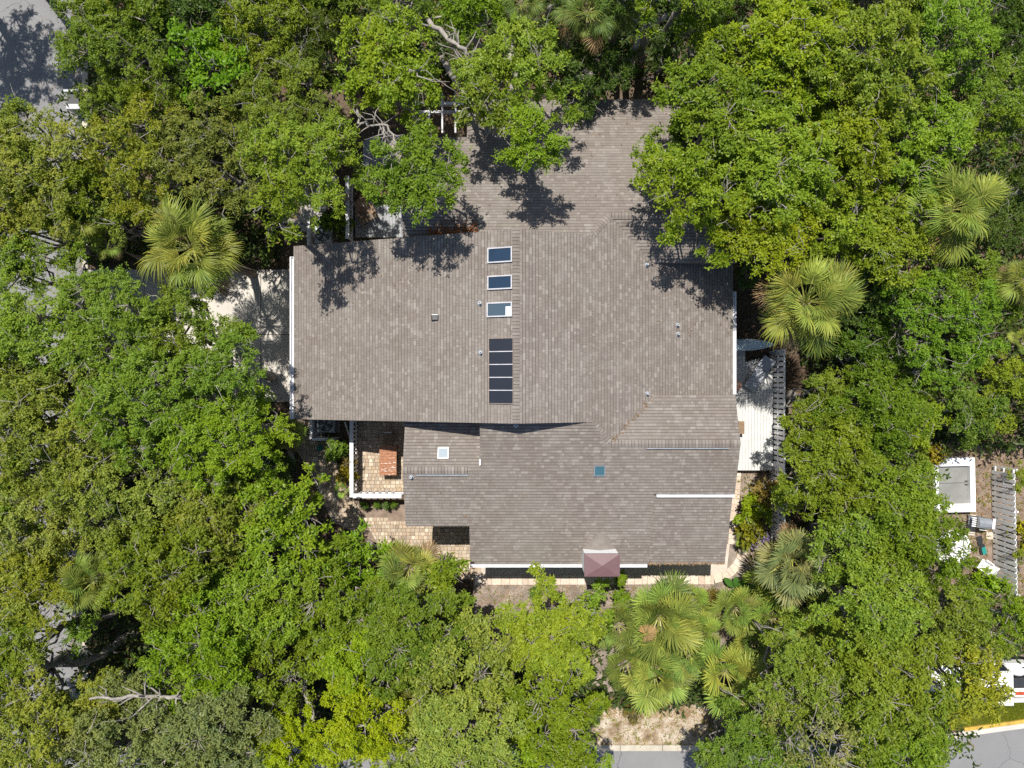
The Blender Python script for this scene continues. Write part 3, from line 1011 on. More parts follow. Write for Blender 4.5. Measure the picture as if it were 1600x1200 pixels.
# ------------------------------------------------------------------ air conditioners with screens
def aircon(px, py, label, label2, flip):
    c = P(px, py)
    e = thing('air_conditioner', label, 'air conditioner', c)
    m = MB(); m.box(-.40, .40, -.40, .40, 0.05, 0.78, 0.05); m.build('cabinet', M['grey_metal'], e)
    m = MB(); m.box(-.42, .42, -.42, .42, 0.0, 0.05); m.build('base_pad', M['concrete'], e)
    m = MB(); m.lathe([(0.33, 0.781), (0.33, 0.786), (0.0, 0.786)], 24); m.build('fan_opening', M['dark'], e)
    m = MB()
    for r in (0.08, 0.16, 0.24, 0.33):
        m.tube([(r * math.cos(2 * PI * k / 24), r * math.sin(2 * PI * k / 24), 0.80) for k in range(25)], 0.006, 5, False)
    for k in range(8):
        a = PI * k / 4; m.tube([(0.05 * math.cos(a), 0.05 * math.sin(a), 0.80), (0.33 * math.cos(a), 0.33 * math.sin(a), 0.80)], 0.006, 5)
    m.build('fan_guard', M['grey_metal'], e)
    for k in range(4):
        a = PI * k / 2 + .4
        m = MB(); m.face([(0.05 * math.cos(a), 0.05 * math.sin(a), .788), (0.30 * math.cos(a - .3), 0.30 * math.sin(a - .3), .788), (0.30 * math.cos(a + .3), 0.30 * math.sin(a + .3), .795)])
        m.build('fan_blade', M['grey_metal'], e)
    s = thing('equipment_screen', label2, 'screen', c)
    k = -1 if flip else 1
    m = MB(); m.box(-.66, -.54, -.66, .60, 0, 0.95); m.build('side_panel', M['white'], s)
    m = MB(); m.box(-.538, .40, -.66 * k - .06, -.66 * k + .06, 0, 0.95); m.build('front_panel', M['white'], s)


aircon(516, 661, 'grey air conditioner with round fan below the west roof edge', 'white L-shaped screen around the air conditioner below the west roof', False)
aircon(512, 372, 'grey air conditioner in shade at the upper left corner of the roof', 'white L-shaped screen at the upper left roof corner', True)

# ------------------------------------------------------------------ courtyard table, chair, watering can
tc = P(606, 720, 0.8)
e = thing('garden_table', 'rectangular garden table of weathered orange boards on the paved courtyard', 'table', (tc.x, tc.y, 0.06))
rr = random.Random(4)
for k in range(11):
    y = -.64 + k * 0.117
    m = MB(); m.box(-.38, .38, y, y + .112, 0.70, 0.725 + rr.uniform(0, .003), 0.004); m.build('table_board', M['rust_wood'], e)
for sx in (-1, 1):
    for sy in (-1, 1):
        m = MB(); m.box(sx * .32 - .03, sx * .32 + .03, sy * .55 - .03, sy * .55 + .03, 0, 0.62); m.build('leg', M['rust_wood'], e)
m = MB(); m.box(-.33, .33, -.58, .58, 0.62, 0.698); m.build('apron', M['rust_wood'], e)
# worn white patches of old paint
pm = simple('flaking_white_paint', (0.62, 0.58, 0.54), 0.7, 0.1)
for k in range(26):
    y = rr.choice((-.6, -.5, -.45, -.38, -.3, -.1, .1, .35)) + rr.uniform(-.04, .04); x = rr.uniform(-.34, .30); w = rr.uniform(.03, .13)
    m = MB(); m.box(x, min(x + w, .375), y, y + rr.uniform(.008, .028), 0.7285, 0.7305); m.build('paint_flake', pm, e)

c = P(608, 684, 0.4)
e = thing('patio_chair', 'dark metal patio chair in shade at the head of the orange table', 'chair', (c.x, c.y, 0.06))
m = MB()
for k in range(5): m.box(-.22, .22, -.20 + k * .085, -.135 + k * .085, 0.43, 0.45)
m.build('seat', M['brown_wood'], e)
for sx in (-1, 1):
    m = MB(); m.tube([(sx * .21, -.2, 0), (sx * .21, -.2, .43)], .014, 6); m.build('leg', M['dark'], e)
    m = MB(); m.tube([(sx * .21, .24, 0), (sx * .21, .20, .43), (sx * .21, .27, .88)], .014, 6); m.build('leg', M['dark'], e)
m = MB()
for z in (.6, .72, .84): m.box(-.21, .21, .215 + (z - .43) * .15, .235 + (z - .43) * .15, z, z + .05)
m.build('backrest', M['white'], e)

c = P(499, 700, 0.2)
e = thing('watering_can', 'small teal watering can on the ground by the air conditioner screen', 'watering can', (c.x, c.y, 0.045), R_(80))
m = MB(); m.lathe([(.0, 0), (.11, 0), (.12, .02), (.11, .24), (.07, .26), (.07, .25), (.1, .22)], 16); m.build('body', M['teal'], e, smooth=True)
m = MB(); m.tube([(.10, 0, .06), (.25, 0, .2), (.32, 0, .30)], [.025, .018, .016], 8); m.build('spout', M['teal'], e)
m = MB(); m.tube([(-.11, 0, .08), (-.2, 0, .2), (-.12, 0, .32), (.02, 0, .3), (.06, 0, .25)], .012, 6); m.build('handle', M['teal'], e)

# timber edging beside the paver path
a, b = P(512, 703), P(556, 768)
m = MB(); d = (b - a); m.obox(((a + b) / 2)[:2] + (0.10,), (d / 2), Vector((-d.y, d.x, 0)).normalized() * .05, (0, 0, .07))
tag(m.build('timber_edging', M['bark']), 'grey timber edging between the shaded paver path and courtyard shrubs', 'edging')
a, b = P(442, 680), P(460, 722)
m = MB(); m.tube([a + Vector((0, 0, .12)), (a + b) / 2 + Vector((.05, .02, .13)), b + Vector((0, 0, .11))], [.13, .12, .10], 8)
tag(m.build('fallen_log', M['stone']), 'pale fallen log between palmettos at the left of the paver path', 'log')
a, b = P(539, 660, 1.4), P(549, 692, 0.1)
m = MB(); m.tube([a, b], .035, 8)
tag(m.build('leaning_pole', M['white']), 'white pole leaning beside the courtyard fence near the air conditioner', 'pole')


# ------------------------------------------------------------------ deck furniture
c = P(1187, 584, 0.9)
e = thing('sun_lounger', 'grey cushioned sun lounger set askew on the white deck', 'sun lounger', (c.x, c.y, 0.5), R_(58))
m = MB(); m.box(-.80, .80, -.27, .27, 0.22, 0.27); m.build('frame', M['dark'], e)
for sx in (-1, 1):
    for sy in (-1, 1):
        m = MB(); m.box(sx * .68 - .025, sx * .68 + .025, sy * .22 - .025, sy * .22 + .025, 0, .22); m.build('leg', M['dark'], e)
m = MB(); m.box(-.80, .26, -.28, .28, 0.272, 0.37, 0.025); m.build('seat_cushion', M['cushion'], e)
m = MB(); m.obox((.54, 0, .42), Vector((.26, 0, .09)), (0, .28, 0), Vector((-.016, 0, .047))); m.build('back_cushion', M['cushion'], e)

c = P(1152, 539, 1.15)
e = thing('paddleboard', 'pale blue paddleboard lying on stands at the north end of the white deck', 'paddleboard', (c.x, c.y, 0.5), R_(1))
m = MB(); NB = 26
out = []
for i in range(NB + 1):
    t = -1 + 2 * i / NB
    w = 0.27 * (1 - abs(t) ** 2.6) ** 0.75
    out.append((1.62 * t, w, 0.62 + 0.10 * max(0, t) ** 3))
top = [(x, s * w * .8, z + .05) for s in (1,) for x, w, z in out]
V = []; F = []
for x, w, z in out:
    V += [(x, -w, z), (x, -w * .8, z + .05), (x, w * .8, z + .05), (x, w, z), (x, w * .6, z - .05), (x, -w * .6, z - .05)]
for i in range(NB):
    for k in range(6):
        j = (k + 1) % 6; F.append((i * 6 + k, i * 6 + j, (i + 1) * 6 + j, (i + 1) * 6 + k))
m.idx(V, F); m.build('board', M['board_blue'], e, smooth=True)
m = MB(); m.box(-1.2, 1.2, -.012, .012, 0.668, 0.676); m.build('stringer', M['white_bright'], e)
for x in (-.8, .7):
    m = MB()
    for sy in (-1, 1): m.tube([(x, sy * .22, 0), (x, -sy * .16, .56)], .02, 6)
    m.build('trestle', M['brown_wood'], e)

c = P(1150, 603, 0.8)
e = thing('planter', 'terracotta planter half hidden under the east eave on the deck', 'planter', (c.x - 0.03, c.y, 0.5))
m = MB(); m.lathe([(.0, 0), (.13, 0), (.19, .36), (.21, .36), (.21, .42), (.18, .42), (.17, .37), (0, .37)], 18); m.build('pot', M['terracotta'], e)
m = MB(); m.lathe([(.168, .375), (.09, .385), (.0, .39)], 14); m.build('soil', M['soil'], e)
c = P(1158, 668, 0.9)
e = thing('side_table', 'small brown wooden side table under the east roof edge', 'table', (c.x, c.y, .5))
m = MB(); m.box(-.13, .13, -.28, .28, .42, .45, .006); m.build('tabletop', M['brown_wood'], e)
for sx in (-1, 1):
    for sy in (-1, 1):
        m = MB(); m.box(sx * .1 - .015, sx * .1 + .015, sy * .24 - .015, sy * .24 + .015, 0, .42); m.build('leg', M['brown_wood'], e)


# ------------------------------------------------------------------ right-hand yard
c = P(1491.5, 758, 0.5)
e = thing('raised_bed', 'white raised frame with a recessed grey two-part lid in the yard', 'raised bed', (c.x, c.y, 0), R_(1.2))
W, H = 0.93, 1.21
for nm, q in (('end_wall', rect(-W, W, H - .36, H)), ('end_wall', rect(-W, W, -H, -H + .36)), ('side_wall', rect(-W, -W + .22, -H + .362, H - .362)), ('side_wall', rect(W - .22, W, -H + .362, H - .362))):
    m = MB(); m.prism(q, 0, 0.5); m.build(nm, M['white_bright'], e)
for y0, y1 in ((-H + .364, -.008 + .06), (.008 + .06, H - .364)):
    m = MB(); m.box(-W + .224, W - .224, y0, y1, .2, .30, .006); m.build('lid', M['slate'], e)
for y in (-.02, .14):
    m = MB(); m.box(.58, .70, y - .025, y + .025, .302, .33); m.build('hinge', M['dark'], e)

c = P(1540, 818, 0.9)
e = thing('barbecue', 'gas barbecue with grey lid and folding side shelf beside the board fence', 'barbecue', (c.x, c.y, 0), R_(-6))
m = MB(); m.box(-.30, .26, -.24, .24, .62, .82, .02); m.build('firebox', M['dark'], e)
m = MB()
V = []; F = []
for i in range(7):
    a = PI * i / 6
    for x in (-.32, .24): V.append((x, -.25 * math.cos(a), .82 + .19 * math.sin(a)))
for i in range(6): F.append((2 * i, 2 * i + 1, 2 * i + 3, 2 * i + 2))
F.append(tuple(range(0, 14, 2))); F.append(tuple(range(13, 0, -2)))
m.idx(V, F); ld = m.build('lid', M['grey_metal'], e)
m = MB(); m.tube([(-.2, -.28, .86), (-.2, -.31, .86), (.12, -.31, .86), (.12, -.28, .86)], .012, 6); m.build('handle', M['white_bright'], ld)
m = MB(); m.box(.262, .50, -.22, .22, .78, .80); m.build('side_shelf', M['white_bright'], e)
m = MB(); m.box(.28, .36, -.26, .26, .805, .84); m.build('burner_cover', M['cap'], e)
for k in range(5):
    m = MB(); m.box(-.52, -.33, -.20 + k * .09, -.16 + k * .09, .77, .79); m.build('shelf_slat', M['white_bright'], e)
for sx in (-1, 1):
    for sy in (-1, 1):
        m = MB(); m.tube([(sx * .26, sy * .2, .04), (sx * .26, sy * .2, .64)], .018, 6); m.build('leg', M['grey_metal'], e)
m = MB(); m.box(-.28, .28, -.2, .2, .18, .20); m.build('lower_shelf', M['grey_metal'], e)

for (px, py, w, h, rz, nm, lab) in ((1517, 820, .36, .95, -4, 'paving_slab', 'pale paving slab at the left side of the barbecue'), (1547, 837, .42, .34, -8, 'paving_slab', 'small pale paving slab in front of the barbecue')):
    c = P(px, py); m = MB(); m.box(-w / 2, w / 2, -h / 2, h / 2, 0, .06, .01)
    o = m.build(nm, M['stone'], loc=c, rot=(0, 0, R_(rz))); tag(o, lab, 'paving slab', 'slabs by the barbecue')

c = P(1532, 852)
e = thing('folded_tarp', 'dark folded tarp with a teal corner on the mulch below the barbecue', 'tarp', (c.x, c.y, 0), R_(8))
m = MB()
rr = random.Random(8)
for k in range(6): m.obox((rr.uniform(-.05, .05), .32 - k * .12, .03 + .012 * k), (.11 + rr.uniform(-.02, .02), .02, 0), (-.02, .10, .012), (0, -.003, .022))
m.build('cloth', M['dark'], e)
m = MB(); m.obox((.04, -.22, .14), (.09, .02, 0), (-.02, .16, .01), (0, 0, .015)); m.build('corner', M['teal'], e)

c = P(1489, 856, 0.7)
e = thing('round_table', 'round white garden table with split top, half hidden by a tree', 'table', (c.x, c.y, 0))
for s in (1, -1):
    m = MB(); pts = [(0.78 * math.cos(PI * k / 20), s * (0.78 * math.sin(PI * k / 20) + .012)) for k in range(21)]
    m.prism(ccw(pts), .68, .72); m.build('table_half', M['white_bright'], e)
m = MB(); m.lathe([(.28, 0), (.28, .04), (.06, .08), (.06, .68)], 16); m.build('pedestal', M['white_bright'], e)

c = P(1542, 886, 0.6)
e = thing('garden_chair', 'white plastic garden chair in the yard below the tarp', 'chair', (c.x, c.y, 0), R_(-125))
m = MB(); m.box(-.24, .24, -.22, .24, .40, .43, .01); m.build('seat', M['white_bright'], e)
m = MB(); m.obox((0, .27, .64), (.23, 0, 0), (0, .05, .22), (0, .014, -.003)); m.build('backrest', M['white_bright'], e)
for sx in (-1, 1):
    for sy in (-1, 1):
        m = MB(); m.tube([(sx * .24, sy * .22, 0), (sx * .21, sy * .19, .40)], .02, 6); m.build('leg', M['white_bright'], e)
    m = MB(); m.obox((sx * .25, .02, .62), (.022, 0, 0), (0, .22, 0), (0, 0, .012)); m.build('armrest', M['white_bright'], e)


# ------------------------------------------------------------------ pickup truck and its load
c = P(1551, 1062, 0.6)
tr = thing('pickup_truck', 'white pickup truck with a loaded bed parked at the right edge by the lawn', 'pickup truck', (c.x, c.y, 0.0), R_(1.0))
# local +x points to the tail; cab roof spans x -1.6..0.35
HW = 0.86
body = MB()
prof = [(-3.0, .45), (-3.05, .72), (-2.95, .95), (-1.75, 1.06), (-1.72, .95), (.55, .95), (.55, .40), (-3.0, .40)]
n = len(prof)
V = [(x, -HW, z) for x, z in prof] + [(x, HW, z) for x, z in prof]
F = [tuple(range(n)), tuple(reversed(range(n, 2 * n)))] + [(k, n + k, n + (k + 1) % n, (k + 1) % n) for k in range(n)]
body.idx(V, F); body.build('body', M['white_bright'], tr)
cab = MB()
b0 = [(-1.72, -HW + .02), (.42, -HW + .02), (.42, HW - .02), (-1.72, HW - .02)]
t0 = [(-1.15, -HW + .14), (.27, -HW + .12), (.27, HW - .12), (-1.15, HW - .14)]
V = [(x, y, .952) for x, y in b0] + [(x, y, 1.50) for x, y in t0] + [(x + (.06 if x < 0 else -.04), y * .93, 1.535) for x, y in t0]
F = [(8, 9, 10, 11)]
for k in range(4):
    j = (k + 1) % 4; F += [(k, j, 4 + j, 4 + k), (4 + k, 4 + j, 8 + j, 8 + k)]
cab.idx(V, F); cab.build('cab', M['white_bright'], tr)


def quad_on(m, A, B, C, D, a0, a1, b0_, b1, off):
    A, B, C, D = [Vector(v) for v in (A, B, C, D)]
    L = lambda u_, v_: (A * (1 - u_) + B * u_) * (1 - v_) + (D * (1 - u_) + C * u_) * v_
    nrm = (B - A).cross(D - A).normalized() * off
    m.face([L(a0, b0_) + nrm, L(a1, b0_) + nrm, L(a1, b1) + nrm, L(a0, b1) + nrm])


vv = V
m = MB(); quad_on(m, vv[3], vv[0], vv[4], vv[7], .06, .94, .08, .94, .006); m.build('windshield', M['dark_glass'], tr)
m = MB(); quad_on(m, vv[1], vv[2], vv[6], vv[5], .08, .92, .10, .90, .006); m.build('rear_window', M['dark_glass'], tr)
for (p, q, r, s) in ((0, 1, 5, 4), (2, 3, 7, 6)):
    m = MB(); quad_on(m, vv[p], vv[q], vv[r], vv[s], .10, .52, .10, .92, .006); m.build('side_window', M['dark_glass'], tr)
    m = MB(); quad_on(m, vv[p], vv[q], vv[r], vv[s], .56, .92, .10, .92, .006); m.build('side_window', M['dark_glass'], tr)
m = MB(); m.box(.56, 2.3, -HW, HW, .40, .55); m.build('bed_floor', M['dark'], tr)
for sy in (-1, 1):
    m = MB(); m.box(.56, 2.30, sy * HW - (.16 if sy > 0 else 0), sy * HW + (0 if sy > 0 else .16), .552, .98, .02); m.build('bed_side', M['white_bright'], tr)
m = MB(); m.box(2.302, 2.38, -HW, HW, .42, .96, .02); m.build('tailgate', M['white_bright'], tr)
m = MB(); m.box(.56, .66, -HW + .162, HW - .162, .552, .96); m.build('bulkhead', M['white'], tr)
for x in (-2.25, 1.45):
    for sy in (-1, 1):
        o = MB(); pr = [(.0, -.11), (.26, -.11), (.36, -.08), (.36, .08), (.26, .11), (.0, .11)]
        o.lathe(pr, 20); w = o.build('wheel', M['rubber'], tr); w.location = (x, sy * (HW - .12), .36); w.rotation_euler = (PI / 2, 0, 0)
        o = MB(); o.lathe([(.21, -.115), (.21, .115), (0, .115)], 16); o.build('rim', M['grey_metal'], w)
for sy in (-1, 1):
    m = MB(); m.box(-3.07, -3.0, sy * .66 - .14, sy * .66 + .14, .68, .84); m.build('headlight', M['pane_white'], tr)
    m = MB(); m.box(2.381, 2.40, sy * .76 - .07, sy * .76 + .07, .60, .84); m.build('tail_light', M['red'], tr)
    m = MB(); m.box(-1.45, -1.28, sy * 1.0 - .09, sy * 1.0 + .09, 1.0, 1.14); m.build('mirror', M['white_bright'], tr)
m = MB(); m.box(-3.14, -3.06, -HW, HW, .40, .60); m.build('bumper', M['grey_metal'], tr)
for y in (-.42, 0, .42):
    m = MB(); m.box(-1.0, .18, y - .03, y + .03, 1.534, 1.546, .004); m.build('roof_rib', M['white_bright'], tr)
for sy in (-1, 1):
    for x in (-.75, .05):
        m = MB(); m.box(x, x + .16, sy * (HW + .012) - .012, sy * (HW + .012) + .012, .82, .85); m.build('door_handle', M['dark'], tr)
mw = Matrix.Translation(tr.location) @ Matrix.Rotation(R_(1.0), 4, 'Z')


def in_truck(x, y, z): return mw @ Vector((x, y, z))


e = thing('cooler', 'red cooler with white lid stripe in the bed of the pickup', 'cooler', in_truck(1.14, -.44, .55), R_(1))
m = MB(); m.box(-.45, .45, -.17, .17, 0, .34, .02); m.build('body', M['red'], e)
m = MB(); m.box(-.46, .46, -.18, .18, .341, .40, .02); ld = m.build('lid', M['white_bright'], e)
m = MB(); m.box(-.40, .40, -.10, .05, .401, .42); m.build('lid_inset', M['red'], ld)
e = thing('storage_bin', 'black plastic bin in the middle of the pickup bed', 'bin', in_truck(1.02, -.02, .55), R_(3))
m = MB(); m.box(-.32, .32, -.20, .20, 0, .36, .04); m.build('tub', M['dark'], e)
m = MB(); m.box(-.34, .34, -.22, .22, .361, .40, .03); m.build('lid', M['dark'], e)
e = thing('canvas_bag', 'white printed canvas bag in the upper half of the pickup bed', 'bag', in_truck(1.02, .42, .55), R_(-4))
m = MB(); m.lathe([(0, 0), (.24, 0), (.29, .10), (.27, .26), (.15, .34), (.0, .36)], 16); o = m.build('sack', M['white_bright'], e, smooth=True); o.scale = (1.2, .75, 1)
for k in range(6):
    m = MB(); a = k * 1.1; m.box(-.03, .03, -.012, .012, 0, .006); o = m.build('print_mark', M['dark'] if k % 2 else M['red'], e); o.location = (.17 * math.cos(a), .1 * math.sin(a), .335); o.rotation_euler = (0, 0, a)

# ------------------------------------------------------------------ utility cabinet by the side street
c = P(117, 157, 0.6)
e = thing('utility_cabinet', 'black utility cabinet between two pale grey panels by the side street', 'cabinet', (c.x, c.y, 0))
m = MB(); m.box(-.26, .28, -.22, .24, 0, .75, .02); m.build('box', M['dark'], e)
m = MB(); m.box(-.32, .34, .27, .37, 0, .9); m.build('back_panel', M['grey_metal'], e)
m = MB(); m.box(-.24, .38, -.46, -.24, 0, .82); m.build('front_panel', M['frame'], e)

# ------------------------------------------------------------------ pergola
zt = 2.6
e = thing('pergola', 'white timber pergola of four rafters above the shaded yard north of the roof', 'pergola', (0, 0, 0))
yb_, yt_ = P(0, 209, zt).y, P(0, 148, zt).y
m = MB(); a, b = P(640, 174, zt), P(733, 174, zt); m.box(a.x, b.x, a.y - .05, a.y + .05, zt - .2, zt - .02); m.build('beam', M['frame'], e)
m = MB(); m.box(a.x, b.x, yt_ - .4, yt_ - .28, zt - .2, zt - .02); m.build('beam', M['white'], e)
for px in (650, 671, 691.5, 712):
    x = P(px, 0, zt).x
    m = MB(); m.box(x - .034, x + .034, yb_, yt_, zt - .018, zt + .14); m.build('rafter', M['frame'], e)
for x in (a.x + .1, b.x - .1):
    for y in (a.y, yt_ - .34):
        m = MB(); m.box(x - .05, x + .05, y - .05, y + .05, 0, zt - .202); m.build('post', M['white'], e)

# wooden chair on the shaded deck
c = P(574, 336, 0.5)
e = thing('adirondack_chair', 'brown slatted wooden chair on the shaded grey deck', 'chair', (c.x, c.y, .15), R_(28))
for k in range(5):
    m = MB(); m.obox((-.24 + k * .12, -.02, .34), (.05, 0, 0), (0, .27, -.07), (0, .005, .012)); m.build('seat_slat', M['brown_wood'], e)
    m = MB(); m.obox((-.24 + k * .12, .40, .66), (.05, 0, 0), (0, .17, .38), (0, .012, -.005)); m.build('back_slat', M['brown_wood'], e)
for sx in (-1, 1):
    m = MB(); m.box(sx * .37 - .06, sx * .37 + .06, -.34, .36, .54, .565, .005); m.build('armrest', M['brown_wood'], e)
    m = MB(); m.box(sx * .37 - .02, sx * .37 + .02, -.32, -.24, 0, .54); m.build('leg', M['brown_wood'], e)
    m = MB(); m.box(sx * .37 - .02, sx * .37 + .02, .24, .32, 0, .54); m.build('leg', M['brown_wood'], e)


# ------------------------------------------------------------------ foliage
def mesh_np(name, V, quads, mat, rnd_vals=None, tris=None):
    me = bpy.data.meshes.new(name)
    nv, nq = len(V), len(quads)
    me.vertices.add(nv)
    me.vertices.foreach_set('co', np.asarray(V, np.float32).ravel())
    me.loops.add(nq * 4)
    me.loops.foreach_set('vertex_index', np.asarray(quads, np.int32).ravel())
    me.polygons.add(nq)
    me.polygons.foreach_set('loop_start', np.arange(nq, dtype=np.int32) * 4)
    me.update(calc_edges=True)
    if rnd_vals is not None:
        at = me.attributes.new('rnd', 'FLOAT', 'FACE')
        at.data.foreach_set('value', np.asarray(rnd_vals, np.float32))
    me.materials.append(mat)
    return me


def unit(a):
    return a / np.maximum(np.linalg.norm(a, axis=-1, keepdims=True), 1e-9)


def leaves(rng, pos, axis, n_per, L, W, lift_=0.25, lj=0.3):
    """rosettes of diamond leaves; pos, axis: (n,3)"""
    n = len(pos)
    axis = unit(axis)
    ref = np.where(np.abs(axis[:, 2:3]) > 0.9, np.array([[1.0, 0, 0]]), np.array([[0, 0, 1.0]]))
    t1 = unit(np.cross(axis, ref)); t2 = np.cross(axis, t1)
    ph = rng.random((n, 1)) * 2 * PI + np.arange(n_per)[None] * (2 * PI / n_per) + rng.normal(0, .35, (n, n_per))
    lf = lift_ + rng.normal(0, lj, (n, n_per))
    d = unit(np.cos(ph)[..., None] * t1[:, None] + np.sin(ph)[..., None] * t2[:, None] + lf[..., None] * axis[:, None])
    w = unit(np.cross(axis[:, None] + rng.normal(0, .35, (n, n_per, 3)), d))
    ln = L * rng.uniform(.55, 1.4, (n, n_per, 1)); wd = W * rng.uniform(.8, 1.2, (n, n_per, 1))
    p = pos[:, None] + rng.normal(0, L * .25, (n, n_per, 3))
    V = np.stack([p, p + d * ln * .5 + w * wd * .5, p + d * ln, p + d * ln * .5 - w * wd * .5], axis=2).reshape(-1, 3)
    return V


def crown_points(rng, R, style):
    """bough domes -> clumps -> sprigs; returns sprig positions, axes, clump centres, bough centres"""
    K = max(4, int(style.get('boughs', 2.9) * R * R))
    ang0 = rng.random() * 6.28
    bc, br = [], []
    tries = 0
    while len(bc) < K and tries < 4000:
        tries += 1
        a = rng.random() * 2 * PI; edge = R * (0.86 + 0.16 * math.sin(3 * a + ang0) + 0.10 * math.sin(5 * a + 2 * ang0))
        r = max(edge - 0.35, .1) * math.sqrt(rng.random())
        q = np.array([r * math.cos(a), r * math.sin(a)])
        rb = rng.uniform(.55, 1.0) * style.get('brad', 0.95) * min(1.0, .45 + R * .28)
        if all(np.hypot(*(q - c[:2])) > 0.42 * (rb + b) for c, b in zip(bc, br)) or rng.random() < .04:
            h = style.get('dome', .72) * R * (1 - (r / R) ** 2) + rng.normal(0, .32)
            bc.append(np.array([q[0], q[1], h])); br.append(rb)
    pos, ax, cl, own = [], [], [], []
    for bi, (c, rb) in enumerate(zip(bc, br)):
        nc = max(4, int(style.get('clumps', 22) * rb * rb))
        u = rng.normal(size=(nc, 3)); u[:, 2] = np.abs(u[:, 2]) * .9 - .25; u = unit(u)
        cen = c + u * rb * np.array([1, 1, .62]) * (rng.random((nc, 1)) ** .35)
        ns = style.get('sprigs', 13)
        sg = style.get('sig', .125)
        sp = cen[:, None] + rng.normal(0, sg, (nc, ns, 3)) * np.array([1, 1, .7])
        a = u[:, None] * .55 + np.array([-.05, .25, 1.0]) + rng.normal(0, .42, (nc, ns, 3))
        pos.append(sp.reshape(-1, 3)); ax.append(a.reshape(-1, 3)); cl.append(cen); own.append(np.full(nc, bi))
    return np.concatenate(pos), np.concatenate(ax), np.concatenate(cl), np.array(bc), np.concatenate(own)


def twig_tubes(paths, rads):
    """3-sided tubes for many short polylines, numpy arrays (n,k,3)"""
    V, Q = [], []
    n, k, _ = paths.shape
    d = unit(np.gradient(paths, axis=1))
    ref = np.array([0.3, .5, .81])
    t = unit(np.cross(d, ref)); b = np.cross(d, t)
    ring = []
    for s in range(3):
        a = 2 * PI * s / 3
        ring.append(paths + (t * math.cos(a) + b * math.sin(a)) * rads[..., None])
    Vr = np.stack(ring, axis=2)                    # n,k,3,3
    V = Vr.reshape(-1, 3)
    i, j, s = np.meshgrid(np.arange(n), np.arange(k - 1), np.arange(3), indexing='ij')
    base = (i * k + j) * 3
    q = np.stack([base + s, base + (s + 1) % 3, base + 3 + (s + 1) % 3, base + 3 + s], axis=-1).reshape(-1, 4)
    return V, q


STYLES = {
    'oak': dict(L=.112, W=.056, n=6, sprigs=17, sig=.115),
    'fine': dict(L=.088, W=.045, n=7, sprigs=20, sig=.115),
    'broad': dict(L=.17, W=.088, n=5, clumps=17, sprigs=11, sig=.12, boughs=2.2),
    'cedar': dict(L=.06, W=.036, n=6, clumps=34, sprigs=40, sig=.085, boughs=9.0, brad=.66, dome=.75, bare=.15),
    'bare': dict(L=.11, W=.055, n=5, clumps=11, sprigs=9, boughs=2.0, bare=4.0),
    'shrub': dict(L=.17, W=.09, n=5, clumps=30, sprigs=10, boughs=5.0, brad=.8, dome=.8, sig=.09),
}


def make_variant(style, R, seed):
    st = STYLES[style]; rng = np.random.default_rng(seed)
    pos, ax, cl, bc, own = crown_points(rng, R, st)
    V = leaves(rng, pos, ax, st['n'], st['L'], st['W'])
    nq = len(V) // 4
    sv = np.repeat(rng.random(len(pos)), st['n']) * .65 + rng.random(nq) * .35
    me = mesh_np('crown_' + style, V, np.arange(nq * 4).reshape(-1, 4), M['leaf'], sv)
    # twigs: bough -> clump, fork -> bough, and bare weathered twigs poking out
    fork = np.array([0, 0, -1.15 - .35 * R])
    A = bc[own] - np.array([0, 0, .25]); B = cl
    mid = (A + B) / 2 + rng.normal(0, .08, A.shape)
    p1 = np.stack([A, mid, B], 1); r1 = np.tile(np.array([.022, .016, .009]), (len(p1), 1))
    F_ = np.tile(fork, (len(bc), 1)); C = bc - np.array([0, 0, .22])
    m1 = F_ * .55 + C * .45 + rng.normal(0, .32, C.shape) * np.array([1, 1, .5]) - np.array([0, 0, .25]); m2 = F_ * .22 + C * .78 + rng.normal(0, .22, C.shape)
    p2 = np.stack([F_, m1, m2, C], 1); r2 = np.tile(np.array([.085, .06, .042, .022]), (len(p2), 1)) * (.5 + R * .2)
    nb = int(len(bc) * 1.3 * st.get('bare', 1.0))
    src = bc[rng.integers(0, len(bc), nb)]
    dr = unit(rng.normal(size=(nb, 3)) * np.array([1, 1, .35])); ln = rng.uniform(.35, .8, (nb, 1))
    s0 = src + dr * .1 + np.array([0, 0, .30]) * st.get('brad', .95)
    k1 = s0 + dr * ln * .35 + np.array([0, 0, .12]) + rng.normal(0, .05, (nb, 3)); k2 = s0 + dr * ln * .7 + rng.normal(0, .10, (nb, 3)) + np.array([0, 0, .14]); k3 = k2 + unit(dr + rng.normal(0, .5, (nb, 3))) * ln * .35
    p3 = np.stack([s0, k1, k2, k3], 1); r3 = np.tile(np.array([.014, .012, .008, .004]), (nb, 1))
    k4 = k1 + unit(dr + rng.normal(0, .8, (nb, 3)) + np.array([0, 0, .3])) * ln * .4
    p4 = np.stack([k1, (k1 + k4) / 2 + rng.normal(0, .04, (nb, 3)), k4], 1); r4 = np.tile(np.array([.010, .007, .004]), (nb, 1))
    VV, QQ, o = [], [], 0
    for p, r in ((p1, r1), (p2, r2), (p3, r3), (p4, r4)):
        v, q = twig_tubes(p, r); VV.append(v); QQ.append(q + o); o += len(v)
    tw = mesh_np('twigs_' + style, np.concatenate(VV), np.concatenate(QQ), M['bark'])
    return me, tw, fork[2]


VAR = {}


def variant(style, R, k):
    sizes = {'shrub': [.45, .7, 1.0], 'cedar': [1.1, 1.6]}.get(style, [1.2, 1.6, 2.0, 2.5])
    s = min(sizes, key=lambda q: abs(math.log(q / R)))
    key = (style, s, k % 2)
    if key not in VAR:
        VAR[key] = make_variant(style, s, hash((len(style) * 7 + ord(style[0]), int(s * 10), k % 2)) % 100000)
    return VAR[key], R / s


